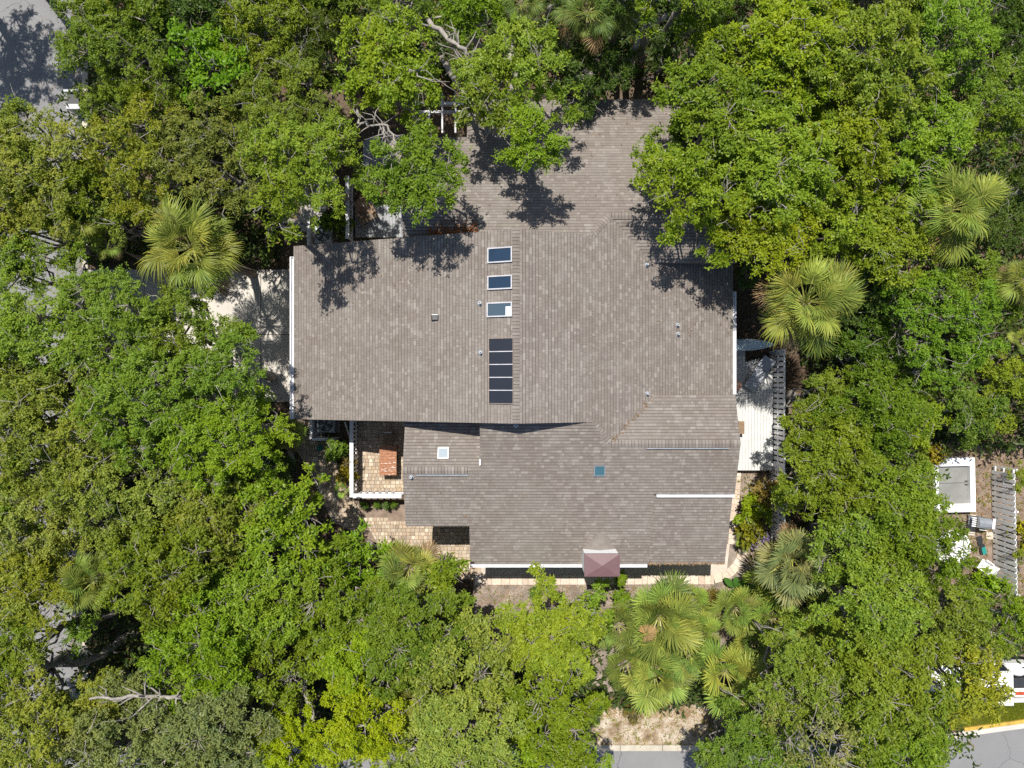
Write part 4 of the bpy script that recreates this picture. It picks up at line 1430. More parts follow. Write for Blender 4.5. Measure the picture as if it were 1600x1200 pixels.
FOL = {
    'olive': (0.178, 0.228, 0.022), 'mid': (0.146, 0.224, 0.015), 'yellow': (0.168, 0.234, 0.013), 'bright': (0.118, 0.222, 0.010),
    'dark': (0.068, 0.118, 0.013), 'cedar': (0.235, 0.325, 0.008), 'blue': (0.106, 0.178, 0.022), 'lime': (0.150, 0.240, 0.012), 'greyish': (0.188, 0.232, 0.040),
}
HOUSE_RECTS = [(-8.9, 9.0, -1.6, 5.7), (-4.4, 8.8, -7.6, -1.0), (-4.4, 8.8, 5.0, 11.6), (8.4, 11.9, -4.0, 1.7), (P(440, 0).x, P(555, 0).x, P(0, 640).y, P(0, 420).y)]


def outside(x, y, pad=0.35):
    for _ in range(4):
        for x0, x1, y0, y1 in HOUSE_RECTS:
            if x0 - pad < x < x1 + pad and y0 - pad < y < y1 + pad:
                opts = [(x - x0, (x0 - pad, y)), (x1 - x, (x1 + pad, y)), (y - y0, (x, y0 - pad)), (y1 - y, (x, y1 + pad))]
                x, y = min(opts)[1]
    return x, y


TREE_N = [0]


def tree(px, py, rpx, zc, col, style, label, name='oak_tree', base=None, group=None, cat='tree', tall=1.0):
    TREE_N[0] += 1
    k = TREE_N[0]
    rr = random.Random(k * 13 + 5)
    c = P(px, py, zc)
    R = 1.12 * rpx * (CAM_H - zc) / FPX if style != 'shrub' else rpx * (CAM_H - zc) / FPX
    (me, tw, zf), sc = variant(style, R, k)
    bx, by = (base.x, base.y) if base is not None else (c.x * 1.05 + rr.uniform(-.3, .3), c.y * 1.06 + rr.uniform(-.3, .3))
    bx, by = outside(bx, by)
    e = thing(name, label, cat, (bx, by, 0), 0, group)
    cr = obj('crown', me, e, loc=(c.x - bx, c.y - by, zc - .35 * R), rot=rr.random() * 6.28, scale=(sc, sc, sc * tall))
    f = FOL[col]
    j = rr.uniform(.76, 1.10)
    cr.color = (f[0] * j * rr.uniform(.90, 1.12), f[1] * j, f[2] * j * rr.uniform(.8, 1.9), 1)
    t = obj('branches', tw, e, loc=cr.location, rot=cr.rotation_euler[:], scale=cr.scale[:])
    top = Vector((c.x - bx, c.y - by, zc - .35 * R + zf * sc * tall + .12))
    if top.z < 0.25: return e
    tr_ = (.10 + .055 * R)
    m = MB(); h = top.z
    wob = [Vector((rr.uniform(-.18, .18), rr.uniform(-.18, .18), 0)) for _ in range(3)]
    pts = [Vector((0, 0, -.1)), Vector((0, 0, .25)), top * .33 + wob[0], top * .66 + wob[1], top]
    m.tube(pts, [tr_ * 1.6, tr_ * 1.1, tr_ * .95, tr_ * .8, tr_ * .6], 8)
    m.build('trunk', M['bark'], e, smooth=True)
    return e


def bare_limb(e, pts, rads, twigs=6, seed=0, name='limb'):
    """pale exposed limb through given pixel points (px,py,z) with side twigs"""
    rr = random.Random(seed + 77)
    w = [P(*p) for p in pts]
    off = e.location
    m = MB()
    fine = []
    for a, b in zip(w[:-1], w[1:]):
        for k in range(4): fine.append(a.lerp(b, k / 4) + Vector((rr.uniform(-.07, .07), rr.uniform(-.07, .07), rr.uniform(-.05, .05))))
    fine.append(w[-1])
    n = len(fine)
    rd = [rads[0] + (rads[1] - rads[0]) * i / (n - 1) for i in range(n)]
    m.tube([p - off for p in fine], rd, 7)
    for k in range(twigs):
        i = rr.randrange(1, n)
        d = Vector((rr.uniform(-1, 1), rr.uniform(-1, 1), rr.uniform(-.1, .5))).normalized()
        L = rr.uniform(.3, .9); p = fine[i]
        q = p + d * L * .5 + Vector((rr.uniform(-.1, .1), rr.uniform(-.1, .1), .05))
        m.tube([p - off, q - off, p + d * L + Vector((rr.uniform(-.2, .2), rr.uniform(-.2, .2), 0)) - off], [rd[i] * .5 + .006, rd[i] * .3 + .006, .006], 5)
    return m.build(name, M['bark'], e, smooth=True)

T = tree
# --- upper left
T(195, 55, 92, 6.0, 'mid', 'fine', 'broad olive oak next to the sunlit road in the upper left corner')
T(345, 115, 72, 6.2, 'bright', 'broad', 'vivid bright green tree among darker oaks in the upper left')
T(275, 40, 85, 5.6, 'dark', 'fine', 'dark green oak on the top edge left of the vivid green tree')
T(420, 45, 88, 6.2, 'mid', 'fine', 'dense green oak on the top edge right of the vivid green tree')
T(520, 60, 70, 5.4, 'dark', 'fine', 'shaded dark oak behind the yellow-flecked oak at the top')
TA = T(612, 116, 84, 7.2, 'yellow', 'oak', 'yellow-flecked oak with exposed grey limbs at the top centre', base=P(640, 30))
T(455, 165, 88, 6.6, 'mid', 'fine', 'green oak below the dense top edge oak, left of the yellow-flecked one')
T(182, 172, 56, 4.6, 'mid', 'fine', 'small-leaved oak around the black utility cabinet')
T(60, 262, 88, 6.0, 'olive', 'fine', 'olive oak reaching over the side street at the left edge')
T(205, 265, 82, 5.4, 'olive', 'fine', 'olive oak above the small palms on the left')
T(335, 255, 88, 6.0, 'olive', 'fine', 'olive oak directly above the big cabbage palm by the driveway')
T(474, 248, 80, 7.8, 'mid', 'fine', 'green oak overhanging the concrete footpath near the upper left roof corner')
T(55, 365, 84, 5.2, 'mid', 'fine', 'oak at the left edge beside the street end of the driveway')
T(165, 345, 60, 4.6, 'olive', 'fine', 'small oak between the two little palms and the big cabbage palm')
T(440, 328, 54, 8.4, 'mid', 'oak', 'oak whose crown touches the upper end of the white west gutter', base=P(425, 330))
TB = T(648, 276, 78, 8.0, 'mid', 'oak', 'small oak crown on crooked bare limbs over the lower north roof', base=P(600, 200))
T(812, 118, 80, 7.6, 'mid', 'oak', 'oak at the top centre casting shade on the north roof', base=P(800, 70))
T(832, 222, 58, 8.2, 'mid', 'oak', 'small outlying oak crown floating over the north roof slope', base=P(800, 110))
T(758, 175, 50, 7.6, 'mid', 'oak', 'small leafy oak beside the white pergola', base=P(760, 120))
T(925, 112, 66, 4.8, 'dark', 'fine', 'dark shaded bush-like tree above the top edge of the roof', base=P(925, 100))
T(1010, 25, 34, 7.4, 'lime', 'oak', 'small light green crown on a thick grey fork at the top edge')
# --- left middle, the spreading oaks over the driveway
T(60, 545, 105, 6.4, 'mid', 'fine', 'spreading oak at the left edge just below the driveway entrance')
T(175, 525, 92, 6.6, 'mid', 'fine', 'oak above the left half of the driveway with sunlit concrete below it')
T(285, 520, 80, 6.2, 'mid', 'fine', 'oak over the driveway just below the big cabbage palm')
T(345, 590, 76, 6.6, 'mid', 'fine', 'oak at the right of the driveway reaching towards the garage gutter')
T(225, 630, 100, 7.0, 'mid', 'fine', 'oak in the middle of the canopy left of the house, below the driveway')
T(95, 670, 105, 6.8, 'olive', 'fine', 'olive oak on the left edge at half height')
T(345, 690, 92, 6.6, 'mid', 'fine', 'oak left of the paver path below the driveway')
T(210, 760, 100, 6.2, 'olive', 'fine', 'olive oak above the left palm with scattered pale twigs')
T(60, 800, 92, 5.8, 'olive', 'fine', 'olive oak on the left edge above the street gap')
T(335, 800, 86, 5.8, 'olive', 'oak', 'olive oak left of the glossy green tree')
T(435, 820, 84, 5.4, 'lime', 'broad', 'glossy bright green tree at the lower end of the paver path')
T(560, 870, 62, 3.4, 'lime', 'broad', 'glossy green tree beside the fan palm below the courtyard')
T(690, 915, 56, 3.4, 'mid', 'broad', 'glossy green tree at the lower left corner of the house')
# --- lower left
T(70, 905, 72, 5.4, 'olive', 'fine', 'oak between the left edge and the palm at lower left')
T(270, 900, 98, 6.2, 'mid', 'oak', 'oak right of the lower left palm')
T(395, 930, 90, 5.8, 'mid', 'oak', 'oak directly below the glossy bright green tree')
T(325, 1010, 92, 6.4, 'lime', 'oak', 'light green oak right of the dark gap with the leaning log')
T(30, 1020, 60, 5.6, 'mid', 'fine', 'small oak on the left edge beside the leaning dark trunk')
T(65, 1150, 100, 6.2, 'olive', 'fine', 'olive oak filling the lower left corner')
T(215, 1155, 104, 6.6, 'greyish', 'fine', 'grey-green oak directly below the long pale limb')
T(345, 1130, 92, 6.4, 'greyish', 'oak', 'grey-green oak at the bottom between the grey-green oak and the cedars')
TC = T(430, 1040, 76, 5.4, 'mid', 'oak', 'oak at lower left with a bare grey trunk fork showing')
T(555, 1030, 62, 6.0, 'cedar', 'cedar', 'yellow-green feathery cedar, topmost of the three cedars at the bottom', name='cedar_tree')
T(565, 1130, 78, 6.2, 'cedar', 'cedar', 'yellow-green feathery cedar, largest of the three cedars at the bottom', name='cedar_tree')
T(450, 1160, 60, 5.8, 'cedar', 'cedar', 'yellow-green feathery cedar, leftmost of the three cedars at the bottom', name='cedar_tree')
T(525, 950, 78, 5.4, 'mid', 'oak', 'oak above the cedars and below the fan palm')
T(640, 985, 88, 6.0, 'mid', 'oak', 'oak between the cedars and the bare soil of the south bed')
T(720, 1050, 84, 6.2, 'olive', 'oak', 'oak with pale twigs right of the topmost cedar')
T(725, 1150, 94, 6.4, 'greyish', 'oak', 'pale-twigged oak at the bottom right of the cedars')
T(855, 990, 88, 5.6, 'yellow', 'oak', 'yellow-green oak just below the brick-edged south bed')
T(905, 960, 48, 2.6, 'mid', 'broad', 'dark green bushy tree next to the palmetto clump below the chimney')
T(865, 1110, 78, 6.0, 'lime', 'oak', 'light green oak left of the sandy verge by the bottom road')
T(805, 1190, 66, 5.6, 'lime', 'oak', 'light green oak on the bottom edge left of the road')
# --- lower right
T(1165, 1155, 76, 4.6, 'blue', 'fine', 'rounded dark green tree right of the sandy verge at the bottom')
T(1275, 1140, 92, 6.0, 'greyish', 'bare', 'oak covered with pale dead twigs on the bottom edge at right')
T(1245, 1045, 78, 5.4, 'mid', 'fine', 'green oak below the palmettos at lower right')
T(1380, 1060, 100, 6.4, 'mid', 'oak', 'large oak in the lower right left of the pickup truck')
T(1405, 1160, 86, 6.0, 'mid', 'oak', 'oak on the bottom edge above the lower right road')
T(1512, 1068, 66, 5.8, 'olive', 'oak', 'oak whose leaves hide the front of the pickup truck')
T(1360, 960, 92, 6.0, 'mid', 'oak', 'oak right of the row of palmettos')
T(1475, 985, 72, 5.2, 'mid', 'oak', 'oak below the round white table')
T(1560, 960, 54, 4.6, 'mid', 'oak', 'small oak below the end of the board fence at the right edge')
# --- right middle
T(1295, 730, 86, 5.2, 'mid', 'oak', 'oak right of the lower end of the white deck')
T(1395, 800, 88, 5.6, 'mid', 'oak', 'oak between the deck fence and the white raised frame')
T(1335, 860, 72, 5.2, 'mid', 'oak', 'oak right of the fan palm near the deck fence end')
T(1452, 868, 66, 4.6, 'mid', 'oak', 'small oak shading the left half of the round white table')
T(1275, 625, 60, 4.2, 'mid', 'fine', 'oak right of the sun lounger beyond the deck fence')
T(1375, 640, 82, 5.0, 'bright', 'oak', 'bright green tree in the middle right above the deck-side oaks')
T(1432, 668, 46, 3.2, 'lime', 'oak', 'light green tree just above the white raised frame')
T(1568, 610, 62, 3.0, 'mid', 'fine', 'green tree on the right edge above the board fence')
T(1598, 745, 22, 1.2, 'yellow', 'oak', 'small yellow-green bush on the right edge behind the board fence', name='bush')
T(1465, 520, 86, 6.0, 'bright', 'fine', 'round bright green tree between the two right-hand palms')
T(1365, 545, 62, 4.2, 'dark', 'fine', 'dark shaded tree right of the big palm by the roof')
T(1545, 455, 60, 4.6, 'mid', 'fine', 'tree beside the palm on the right edge')
# --- upper right, the big oak grove
T(1115, 175, 108, 7.0, 'lime', 'oak', 'light green oak overhanging the upper right part of the roof', base=P(1190, 120))
T(1225, 95, 108, 7.4, 'yellow', 'oak', 'large yellow-green oak near the top edge right of the black gap')
T(1350, 105, 104, 7.4, 'lime', 'oak', 'large light green oak on the top edge at upper right')
T(1090, 305, 84, 7.4, 'lime', 'oak', 'light green oak spreading over the right end of the north ridge', base=P(1210, 290))
T(1205, 250, 100, 7.4, 'lime', 'oak', 'light green oak in the middle of the upper right grove')
T(1320, 235, 96, 7.0, 'yellow', 'oak', 'yellow-tipped oak above the big palm right of the roof')
T(1185, 360, 74, 6.8, 'yellow', 'oak', 'oak above the top of the east gutter', base=P(1225, 330))
T(1290, 350, 80, 6.4, 'lime', 'oak', 'oak directly above the big palm right of the roof')
T(1390, 370, 76, 6.2, 'yellow', 'oak', 'oak between the two large palms on the right')
T(1430, 240, 78, 6.6, 'lime', 'oak', 'oak left of the upper right palm')
T(1460, 60, 98, 6.8, 'lime', 'fine', 'oak in the upper right near the corner')
T(1570, 45, 62, 5.0, 'dark', 'fine', 'dark oak in the upper right corner')
T(1570, 165, 72, 5.8, 'mid', 'fine', 'oak on the right edge below the dark corner oak')
T(1100, 65, 56, 5.4, 'mid', 'fine', 'oak on the top edge just right of the black gap')
T(1575, 290, 46, 4.0, 'dark', 'fine', 'dark oak on the right edge beside the upper right palm')

T(20, 215, 66, 5.6, 'olive', 'fine', 'olive crown on the left edge between road and street end')
T(105, 305, 62, 5.4, 'mid', 'fine', 'small green oak left of the small palm above the driveway entrance')
T(28, 432, 46, 5.2, 'mid', 'fine', 'small green crown over the street just above the driveway entrance')
T(15, 500, 66, 5.6, 'mid', 'fine', 'green crown on the left edge beside the driveway entrance')
T(15, 945, 62, 5.4, 'mid', 'fine', 'green crown on the left edge above the leaning dark trunk')
T(130, 985, 38, 4.6, 'mid', 'fine', 'small oak crown over the street below the lower left palm')
T(738, 152, 26, 7.4, 'yellow', 'oak', 'small yellow-green crown hanging over the white pergola', base=P(690, 90))
T(1500, 640, 56, 3.0, 'mid', 'fine', 'green tree above the upper right corner of the white raised frame')
T(1418, 735, 40, 3.0, 'mid', 'fine', 'small oak left of the white raised frame')
T(1345, 440, 62, 4.6, 'dark', 'fine', 'shaded tree between the big right-hand palm and the bright green tree')
T(1560, 330, 50, 3.6, 'dark', 'fine', 'dark tree right of the upper right palm')
# --- crowns cut by the frame edges
T(1040, 85, 44, 2.6, 'dark', 'fine', 'low dark shrubby tree added to darken the black gap above the roof', base=P(1040, 60))  # added dark foliage, fills the shaded gap so it looks black
T(410, 1205, 56, 5.2, 'mid', 'oak', 'crown cut by the bottom edge left of the largest cedar')
T(905, 1195, 42, 5.0, 'lime', 'oak', 'small light green crown on the bottom edge at the left end of the visible road')
T(1140, 1205, 52, 4.4, 'blue', 'fine', 'dark green crown cut by the bottom edge right of the visible road')
T(1345, 1200, 66, 5.4, 'mid', 'oak', 'crown cut by the bottom edge right of the oak with dead twigs')
T(130, 1110, 66, 5.0, 'olive', 'fine', 'olive crown under the left end of the long pale limb')
T(1606, 870, 24, 1.2, 'yellow', 'oak', 'yellowish bush cut by the right edge behind the lower fence boards', name='bush')
T(0, 610, 108, 6.0, 'olive', 'fine', 'olive crown cut by the left edge below the driveway entrance')
T(-5, 740, 105, 6.0, 'mid', 'fine', 'green crown cut by the left edge between two olive oaks')
T(-5, 870, 100, 5.6, 'olive', 'fine', 'olive crown cut by the left edge level with the lower left palm')
T(0, 325, 84, 5.6, 'olive', 'fine', 'olive crown cut by the left edge below the side street')
T(0, 1090, 92, 5.6, 'mid', 'fine', 'green crown cut by the left edge above the lower left corner')
T(300, 1195, 86, 5.8, 'greyish', 'fine', 'grey-green crown cut by the bottom edge left of the cedars')
T(668, 1205, 60, 5.0, 'mid', 'fine', 'crown cut by the bottom edge below the pale-twigged oak')
T(-190, -120, 90, 6.0, 'olive', 'fine', 'oak beyond the upper left corner shading the road')
T(-60, -120, 70, 6.0, 'olive', 'fine', 'oak beyond the top edge whose shadow falls on the upper left road')
T(180, -40, 80, 6.4, 'mid', 'fine', 'crown cut by the top edge near the upper left road')
T(350, -35, 80, 6.2, 'dark', 'fine', 'dark crown cut by the top edge above the vivid green tree')
T(500, -40, 80, 6.6, 'mid', 'fine', 'crown cut by the top edge above the shaded dark oak')
T(620, -25, 74, 6.2, 'mid', 'fine', 'crown cut by the top edge above the yellow-flecked oak')
T(735, 10, 62, 6.0, 'mid', 'oak', 'crown on the top edge between the long grey limb and the palms')
T(880, -60, 66, 6.0, 'dark', 'fine', 'dark crown beyond the palms at the top edge')
T(985, -60, 76, 7.4, 'dark', 'fine', 'dark crown above the grey fork at the top edge')
T(1085, -45, 70, 7.2, 'mid', 'fine', 'crown cut by the top edge at the left of the upper right grove')
T(1230, -40, 80, 7.0, 'lime', 'fine', 'light crown cut by the top edge in the middle of the upper right grove')
T(1400, -40, 80, 7.0, 'mid', 'fine', 'crown cut by the top edge at the right of the upper right grove')

# exposed limbs the photograph shows
bare_limb(TA, [(648, 12, 5.5), (672, 35, 6.6), (700, 58, 7.4), (726, 80, 7.7), (742, 112, 7.4), (760, 148, 7.0)], (.11, .035), 22, 1)
bare_limb(TA, [(706, 62, 7.4), (716, 90, 7.2), (732, 118, 6.9)], (.05, .02), 12, 2)
bare_limb(TA, [(630, 104, 7.9), (655, 118, 8.0), (690, 128, 8.0)], (.035, .015), 6, 3)
bare_limb(TB, [(558, 165, 6.8), (560, 190, 7.2), (580, 198, 7.5), (598, 196, 7.8), (603, 240, 8.1), (600, 265, 8.2)], (.05, .02), 18, 4)
bare_limb(TB, [(598, 194, 7.8), (616, 212, 8.0), (622, 232, 8.2), (640, 240, 8.4)], (.04, .015), 16, 5)
bare_limb(TC, [(470, 1050, 3.5), (474, 1080, 5.2), (488, 1110, 5.6), (492, 1140, 5.6)], (.13, .06), 6, 6)
bare_limb(TC, [(474, 1050, 5.0), (492, 1038, 5.4), (515, 1022, 5.6)], (.07, .04), 3, 7)

e = thing('dead_tree', 'dark leaning trunk across the shaded street gap at lower left', 'dead tree', P(215, 985))
bare_limb(e, [(215, 984, .3), (190, 1000, 1.2), (160, 1022, 2.2), (120, 1036, 3.2), (60, 1038, 4.0)], (.20, .10), 5, 8, 'stem')
e = thing('long_limb', 'long pale bare limb lying across the canopy at lower left', 'limb', P(322, 1085, 0))
bare_limb(e, [(335, 1070, 4.0), (318, 1083, 6.6), (290, 1088, 6.9), (240, 1087, 7.1), (190, 1089, 7.2), (140, 1092, 7.2)], (.11, .04), 22, 9, 'stem')
e = thing('grey_fork', 'thick grey tree fork standing in the black gap at the top', 'trunk', P(1000, 60))
bare_limb(e, [(1000, 100, .2), (1003, 70, 3.0), (1007, 48, 5.0), (1040, 25, 7.0)], (.22, .10), 4, 10, 'stem')
bare_limb(e, [(1006, 52, 4.6), (1003, 25, 6.6), (1002, 8, 7.4)], (.12, .08), 3, 11, 'stem')


# ------------------------------------------------------------------ palms
def frond_mesh(seed, pet=0.95, rad=0.95, nseg=40, span=255, wmax=0.052, droop=0.55, vfold=0.25):
    rng = random.Random(seed)
    V, Q, MI, RV = [], [], [], []

    def quad(a, b, c, d, mi, rv):
        n = len(V); V.extend([a, b, c, d]); Q.append((n, n + 1, n + 2, n + 3)); MI.append(mi); RV.append(rv)

    # petiole along +x, then the costa that curves over
    hub = Vector((pet, 0, 0.05 * pet))
    for s in range(3):
        x0, x1 = pet * s / 3, pet * (s + 1) / 3
        for wy in (0.02,):
            quad((x0, -wy, .05 * x0), (x1, -wy, .05 * x1), (x1, wy, .05 * x1), (x0, wy, .05 * x0), 1, .5)
            quad((x0, -wy, .05 * x0), (x0, 0, .05 * x0 - .03), (x1, 0, .05 * x1 - .03), (x1, -wy, .05 * x1), 1, .5)
            quad((x0, wy, .05 * x0), (x1, wy, .05 * x1), (x1, 0, .05 * x1 - .03), (x0, 0, .05 * x0 - .03), 1, .5)
    da = R_(span) / (nseg - 1)
    cl = 0.45 * rad                                     # costa length into the blade
    for i in range(nseg):
        al = -R_(span) / 2 + da * i
        # origin slides along the costa: middle segments start further out
        t0 = max(0.0, math.cos(al * .6)) ** 2
        o = hub + Vector((cl * .55 * t0, 0, -.10 * t0 * droop))
        L = rad * (.62 + .38 * math.cos(al / 2) ** 1.5) * rng.uniform(.9, 1.08) * (1 - .25 * t0)
        d = Vector((math.cos(al), math.sin(al), 0))
        sd = Vector((-math.sin(al), math.cos(al), 0))
        dr = droop * rng.uniform(.6, 1.5)
        rv = rng.random() * .8
        pts = []
        for t in (0.03, .32, .62, .85, 1.0):
            p = o + d * (L * t * (1 - .12 * dr * t * t))
            z = vfold * abs(math.sin(al)) * L * t * (1 - t * .6) - dr * L * (t ** 2.6) * .62
            sway = sd * (rng.uniform(-.03, .03) * t)
            w = min(2 * t * L * math.tan(da / 2) * 1.06, wmax) * (1.0 if t < .7 else (1.02 - t) / .32 + .04)
            pts.append((p + Vector((0, 0, z)) + sway, w))
        fold = (.35 if i % 2 else -.35)
        for (p, w), (q, v) in zip(pts[:-1], pts[1:]):
            quad(tuple(p - sd * w / 2 - Vector((0, 0, w * fold / 2))), tuple(q - sd * v / 2 - Vector((0, 0, v * fold / 2))),
                 tuple(q + sd * v / 2 + Vector((0, 0, v * fold / 2))), tuple(p + sd * w / 2 + Vector((0, 0, w * fold / 2))), 0, rv)
    # yellow midrib
    for s in range(3):
        x0, x1 = pet + cl * .9 * s / 3, pet + cl * .9 * (s + 1) / 3
        w0, w1 = .024 * (1 - s / 3), .024 * (1 - (s + 1) / 3) + .002
        z0, z1 = hub.z + .018 - .10 * droop * s / 3, hub.z + .018 - .10 * droop * (s + 1) / 3
        quad((x0, -w0, z0), (x1, -w1, z1), (x1, w1, z1), (x0, w0, z0), 1, .5)
    me = mesh_np('frond', np.array([tuple(v) for v in V]), np.array(Q), M['frond'], RV)
    me.materials.append(M['rib'])
    me.polygons.foreach_set('material_index', MI)
    me.update()
    return me


SABAL = [frond_mesh(100 + k, .80 + .06 * (k % 4), .90 + .04 * (k % 3), 40 + 3 * (k % 4), 225 + 12 * (k % 4), .038 + .002 * (k % 3), .38 + .13 * k, .10 + .05 * (k % 3)) for k in range(7)]
FAN = [frond_mesh(200 + k, .75, .92, 40, 245, .062, .18 + .10 * k, .10) for k in range(3)]
TRUNKM = {}


def palm(px, py, rpx, zc, label, kind='sabal', n=34, col=(0.155, 0.185, 0.045), tilt=0.0, name=None, group=None, dead=3, seed=None, base=None):
    n = int(n * (.70 if kind == 'sabal' else .58)) + 2
    col = tuple(x * (1.3 if kind == 'sabal' else 1.42) for x in col)
    rr = random.Random(int(px * 3 + py))
    c = P(px, py, zc)
    R = rpx * (CAM_H - zc) / FPX
    full = 1.75 if kind == 'sabal' else 1.60
    sc = R / full * (.9 if kind == 'sabal' else 1.0)
    bx, by = outside(c.x, c.y)
    e = thing(name or ('cabbage_palm' if kind == 'sabal' else 'fan_palm'), label, 'palm', (bx, by, 0), 0, group)
    off = Vector((c.x - bx, c.y - by, zc))
    meshes = SABAL if kind == 'sabal' else FAN
    gold = 2.39996
    for k in range(n):
        u_ = (k + .5) / n
        el = R_(66) - u_ * R_(84 if kind == 'sabal' else 58) + R_(rr.uniform(-12, 12))
        if kind != 'sabal': el = max(el, R_(4))
        o = obj('frond', meshes[k % len(meshes)], e)
        o.location = off + Vector((0, 0, .12 * (1 - u_)))
        o.rotation_mode = 'XYZ'
        o.rotation_euler = (R_(rr.uniform(-32, 32)), -el, k * gold + rr.uniform(-.2, .2))
        s = sc * rr.uniform(.74, 1.14) * (1.0 if u_ > .2 else .85)
        o.scale = (s, s, s)
        j = rr.uniform(.62, 1.35); yl = rr.uniform(-.4, 1)
        o.color = (col[0] * j * (1 + .25 * yl), col[1] * j, col[2] * j, 1)
        if u_ > .8 and rr.random() < dead / 7: o.color = (0.24, 0.165, 0.09, 1)
    if zc > .9:
        m = MB()
        pts = [Vector((0, 0, -.05)), off * .5 + Vector((rr.uniform(-.15, .15), rr.uniform(-.15, .15), 0)), off + Vector((0, 0, .12))]
        m.tube(pts, [.20 * sc ** .5, .16 * sc ** .5, .17 * sc ** .5], 10)
        m.build('trunk', M['palm_bark'], e)
        m = MB()
        for k in range(18):
            a = k * gold; z = off.z - .05 - .055 * k
            if z < .3: break
            t = z / max(off.z, .1)
            cx_, cy_ = off.x * t, off.y * t
            d = Vector((math.cos(a), math.sin(a), 0))
            m.tube([Vector((cx_, cy_, z)) + d * .10, Vector((cx_, cy_, z + .16)) + d * .30], [.05, .028], 4)
        m.build('leaf_bases', M['palm_bark'], e)
    return e


Y1 = (0.150, 0.195, 0.036); G1 = (0.100, 0.155, 0.034); G2 = (0.062, 0.110, 0.028); F1 = (0.132, 0.190, 0.034); F2 = (0.120, 0.168, 0.034)
palm(303, 388, 86, 5.8, 'big cabbage palm standing over the driveway left of the garage', n=44, col=Y1, dead=4)
palm(1257, 472, 90, 6.4, 'big cabbage palm right of the roof above the sun lounger', n=46, col=Y1, dead=4)
palm(1480, 328, 86, 6.6, 'cabbage palm in the upper right below the light green grove', n=42, col=F1, dead=2)
palm(1598, 440, 52, 5.6, 'cabbage palm cut by the right edge', n=32, col=Y1, dead=6)
palm(1596, 535, 30, 3.0, 'small fan palm on the right edge below the cut palm', 'fan', 14, F1)
palm(1236, 872, 68, 3.2, 'silvery fan palm right of the lower deck fence end', 'fan', 34, (0.150, 0.180, 0.070))
palm(1030, 962, 68, 2.2, 'largest of the palmettos, below the chimney, with a dead brown frond', 'fan', 40, F2, dead=0)
palm(1022, 1052, 60, 1.8, 'palmetto with two broad fans pointing to the sandy verge', 'fan', 26, F2, dead=0)
palm(1132, 1048, 66, 2.2, 'yellowish palmetto right of the two-fan palmetto', 'fan', 30, (0.145, 0.20, 0.036), dead=0)
palm(1145, 950, 52, 1.6, 'palmetto below the curved end of the stone walk', 'fan', 24, F2, dead=0)
palm(1205, 965, 50, 1.7, 'palmetto in the middle of the row below the silvery fan palm', 'fan', 24, F1, dead=0)
palm(1275, 965, 48, 1.7, 'rightmost palmetto of the row below the silvery fan palm', 'fan', 22, F1, dead=0)
palm(1195, 905, 36, 1.3, 'small palmetto between the stone walk curve and the silvery fan palm', 'fan', 18, F1, dead=0)
palm(978, 1035, 44, 1.7, 'palmetto at the left of the two-fan palmetto', 'fan', 18, F2, dead=0)
palm(1075, 1018, 46, 2.0, 'palmetto in the middle of the clump above the sandy verge', 'fan', 18, G1, dead=0)
palm(1080, 935, 36, 1.3, 'palmetto just below the stone walk right of the chimney', 'fan', 14, F1, dead=0)
palm(965, 975, 46, 1.7, 'palmetto between the yellow-green oak and the largest palmetto', 'fan', 20, F2, dead=0)
palm(1092, 985, 44, 1.6, 'palmetto right of the largest palmetto', 'fan', 20, F1, dead=0)
palm(1175, 1000, 46, 1.6, 'palmetto above the yellowish palmetto', 'fan', 20, F2, dead=0)
palm(1245, 1000, 40, 1.6, 'palmetto under the oaks at the lower right of the palmetto row', 'fan', 16, G1, dead=0)
palm(150, 905, 62, 5.6, 'cabbage palm rising through the oaks at lower left', n=30, col=F1, dead=1)
palm(640, 888, 58, 3.0, 'fan palm growing beside the paver path below the courtyard', 'fan', 26, (0.145, 0.19, 0.045))
palm(610, 925, 40, 2.8, 'fan palm partly under the glossy trees left of the house corner', 'fan', 18, F1)
palm(918, 22, 62, 6.4, 'cabbage palm on the top edge above the north roof', n=38, col=G1, dead=6)
palm(968, 22, 44, 5.6, 'green cabbage palm on the top edge left of the grey fork', n=26, col=G1, dead=2)
palm(815, 8, 44, 6.6, 'cabbage palm on the top edge right of the yellow-flecked oak', n=28, col=G1, dead=3)
palm(130, 345, 40, 5.2, 'small palm poking through the oaks left of the big cabbage palm', n=18, col=F1, dead=1)
palm(172, 385, 34, 4.4, 'drooping palm at the upper edge of the driveway', n=16, col=F1, dead=2)
palm(650, 1090, 46, 5.4, 'palm between the largest cedar and the pale-twigged oak', n=20, col=Y1, dead=1)
palm(618, 1175, 38, 4.4, 'yellowish palm on the bottom edge right of the cedars', n=16, col=Y1, dead=2)
palm(1166, 432, 32, 1.6, 'low palmetto squeezed between the roof and the big right-hand palm', 'fan', 16, G2)
palm(452, 680, 34, 1.2, 'palmetto at the left side of the shaded paver path', 'fan', 18, F1)
palm(432, 735, 42, 1.3, 'dark palmetto in shade left of the paver path', 'fan', 20, G2)
palm(534, 764, 16, .5, 'tiny bright palmetto at the corner of the courtyard fence', 'fan', 9, (0.11, 0.21, 0.03), dead=0)
palm(298, 738, 40, 5.6, 'dark palm among the oaks left of the glossy green tree', n=18, col=G2, dead=1)
palm(1160, 846, 17, .6, 'tiny palmetto beside the bend of the stone walk', 'fan', 9, F1, dead=0)
palm(88, 722, 30, 5.6, 'little dark palm in the canopy at the left edge', n=12, col=G2, dead=0)


# ------------------------------------------------------------------ shrubs and bedding plants
def shrub(px, py, rpx, zc, col, label, style='shrub', name='shrub'):
    return tree(px, py, rpx, zc, col, style, label, name=name, cat='shrub')


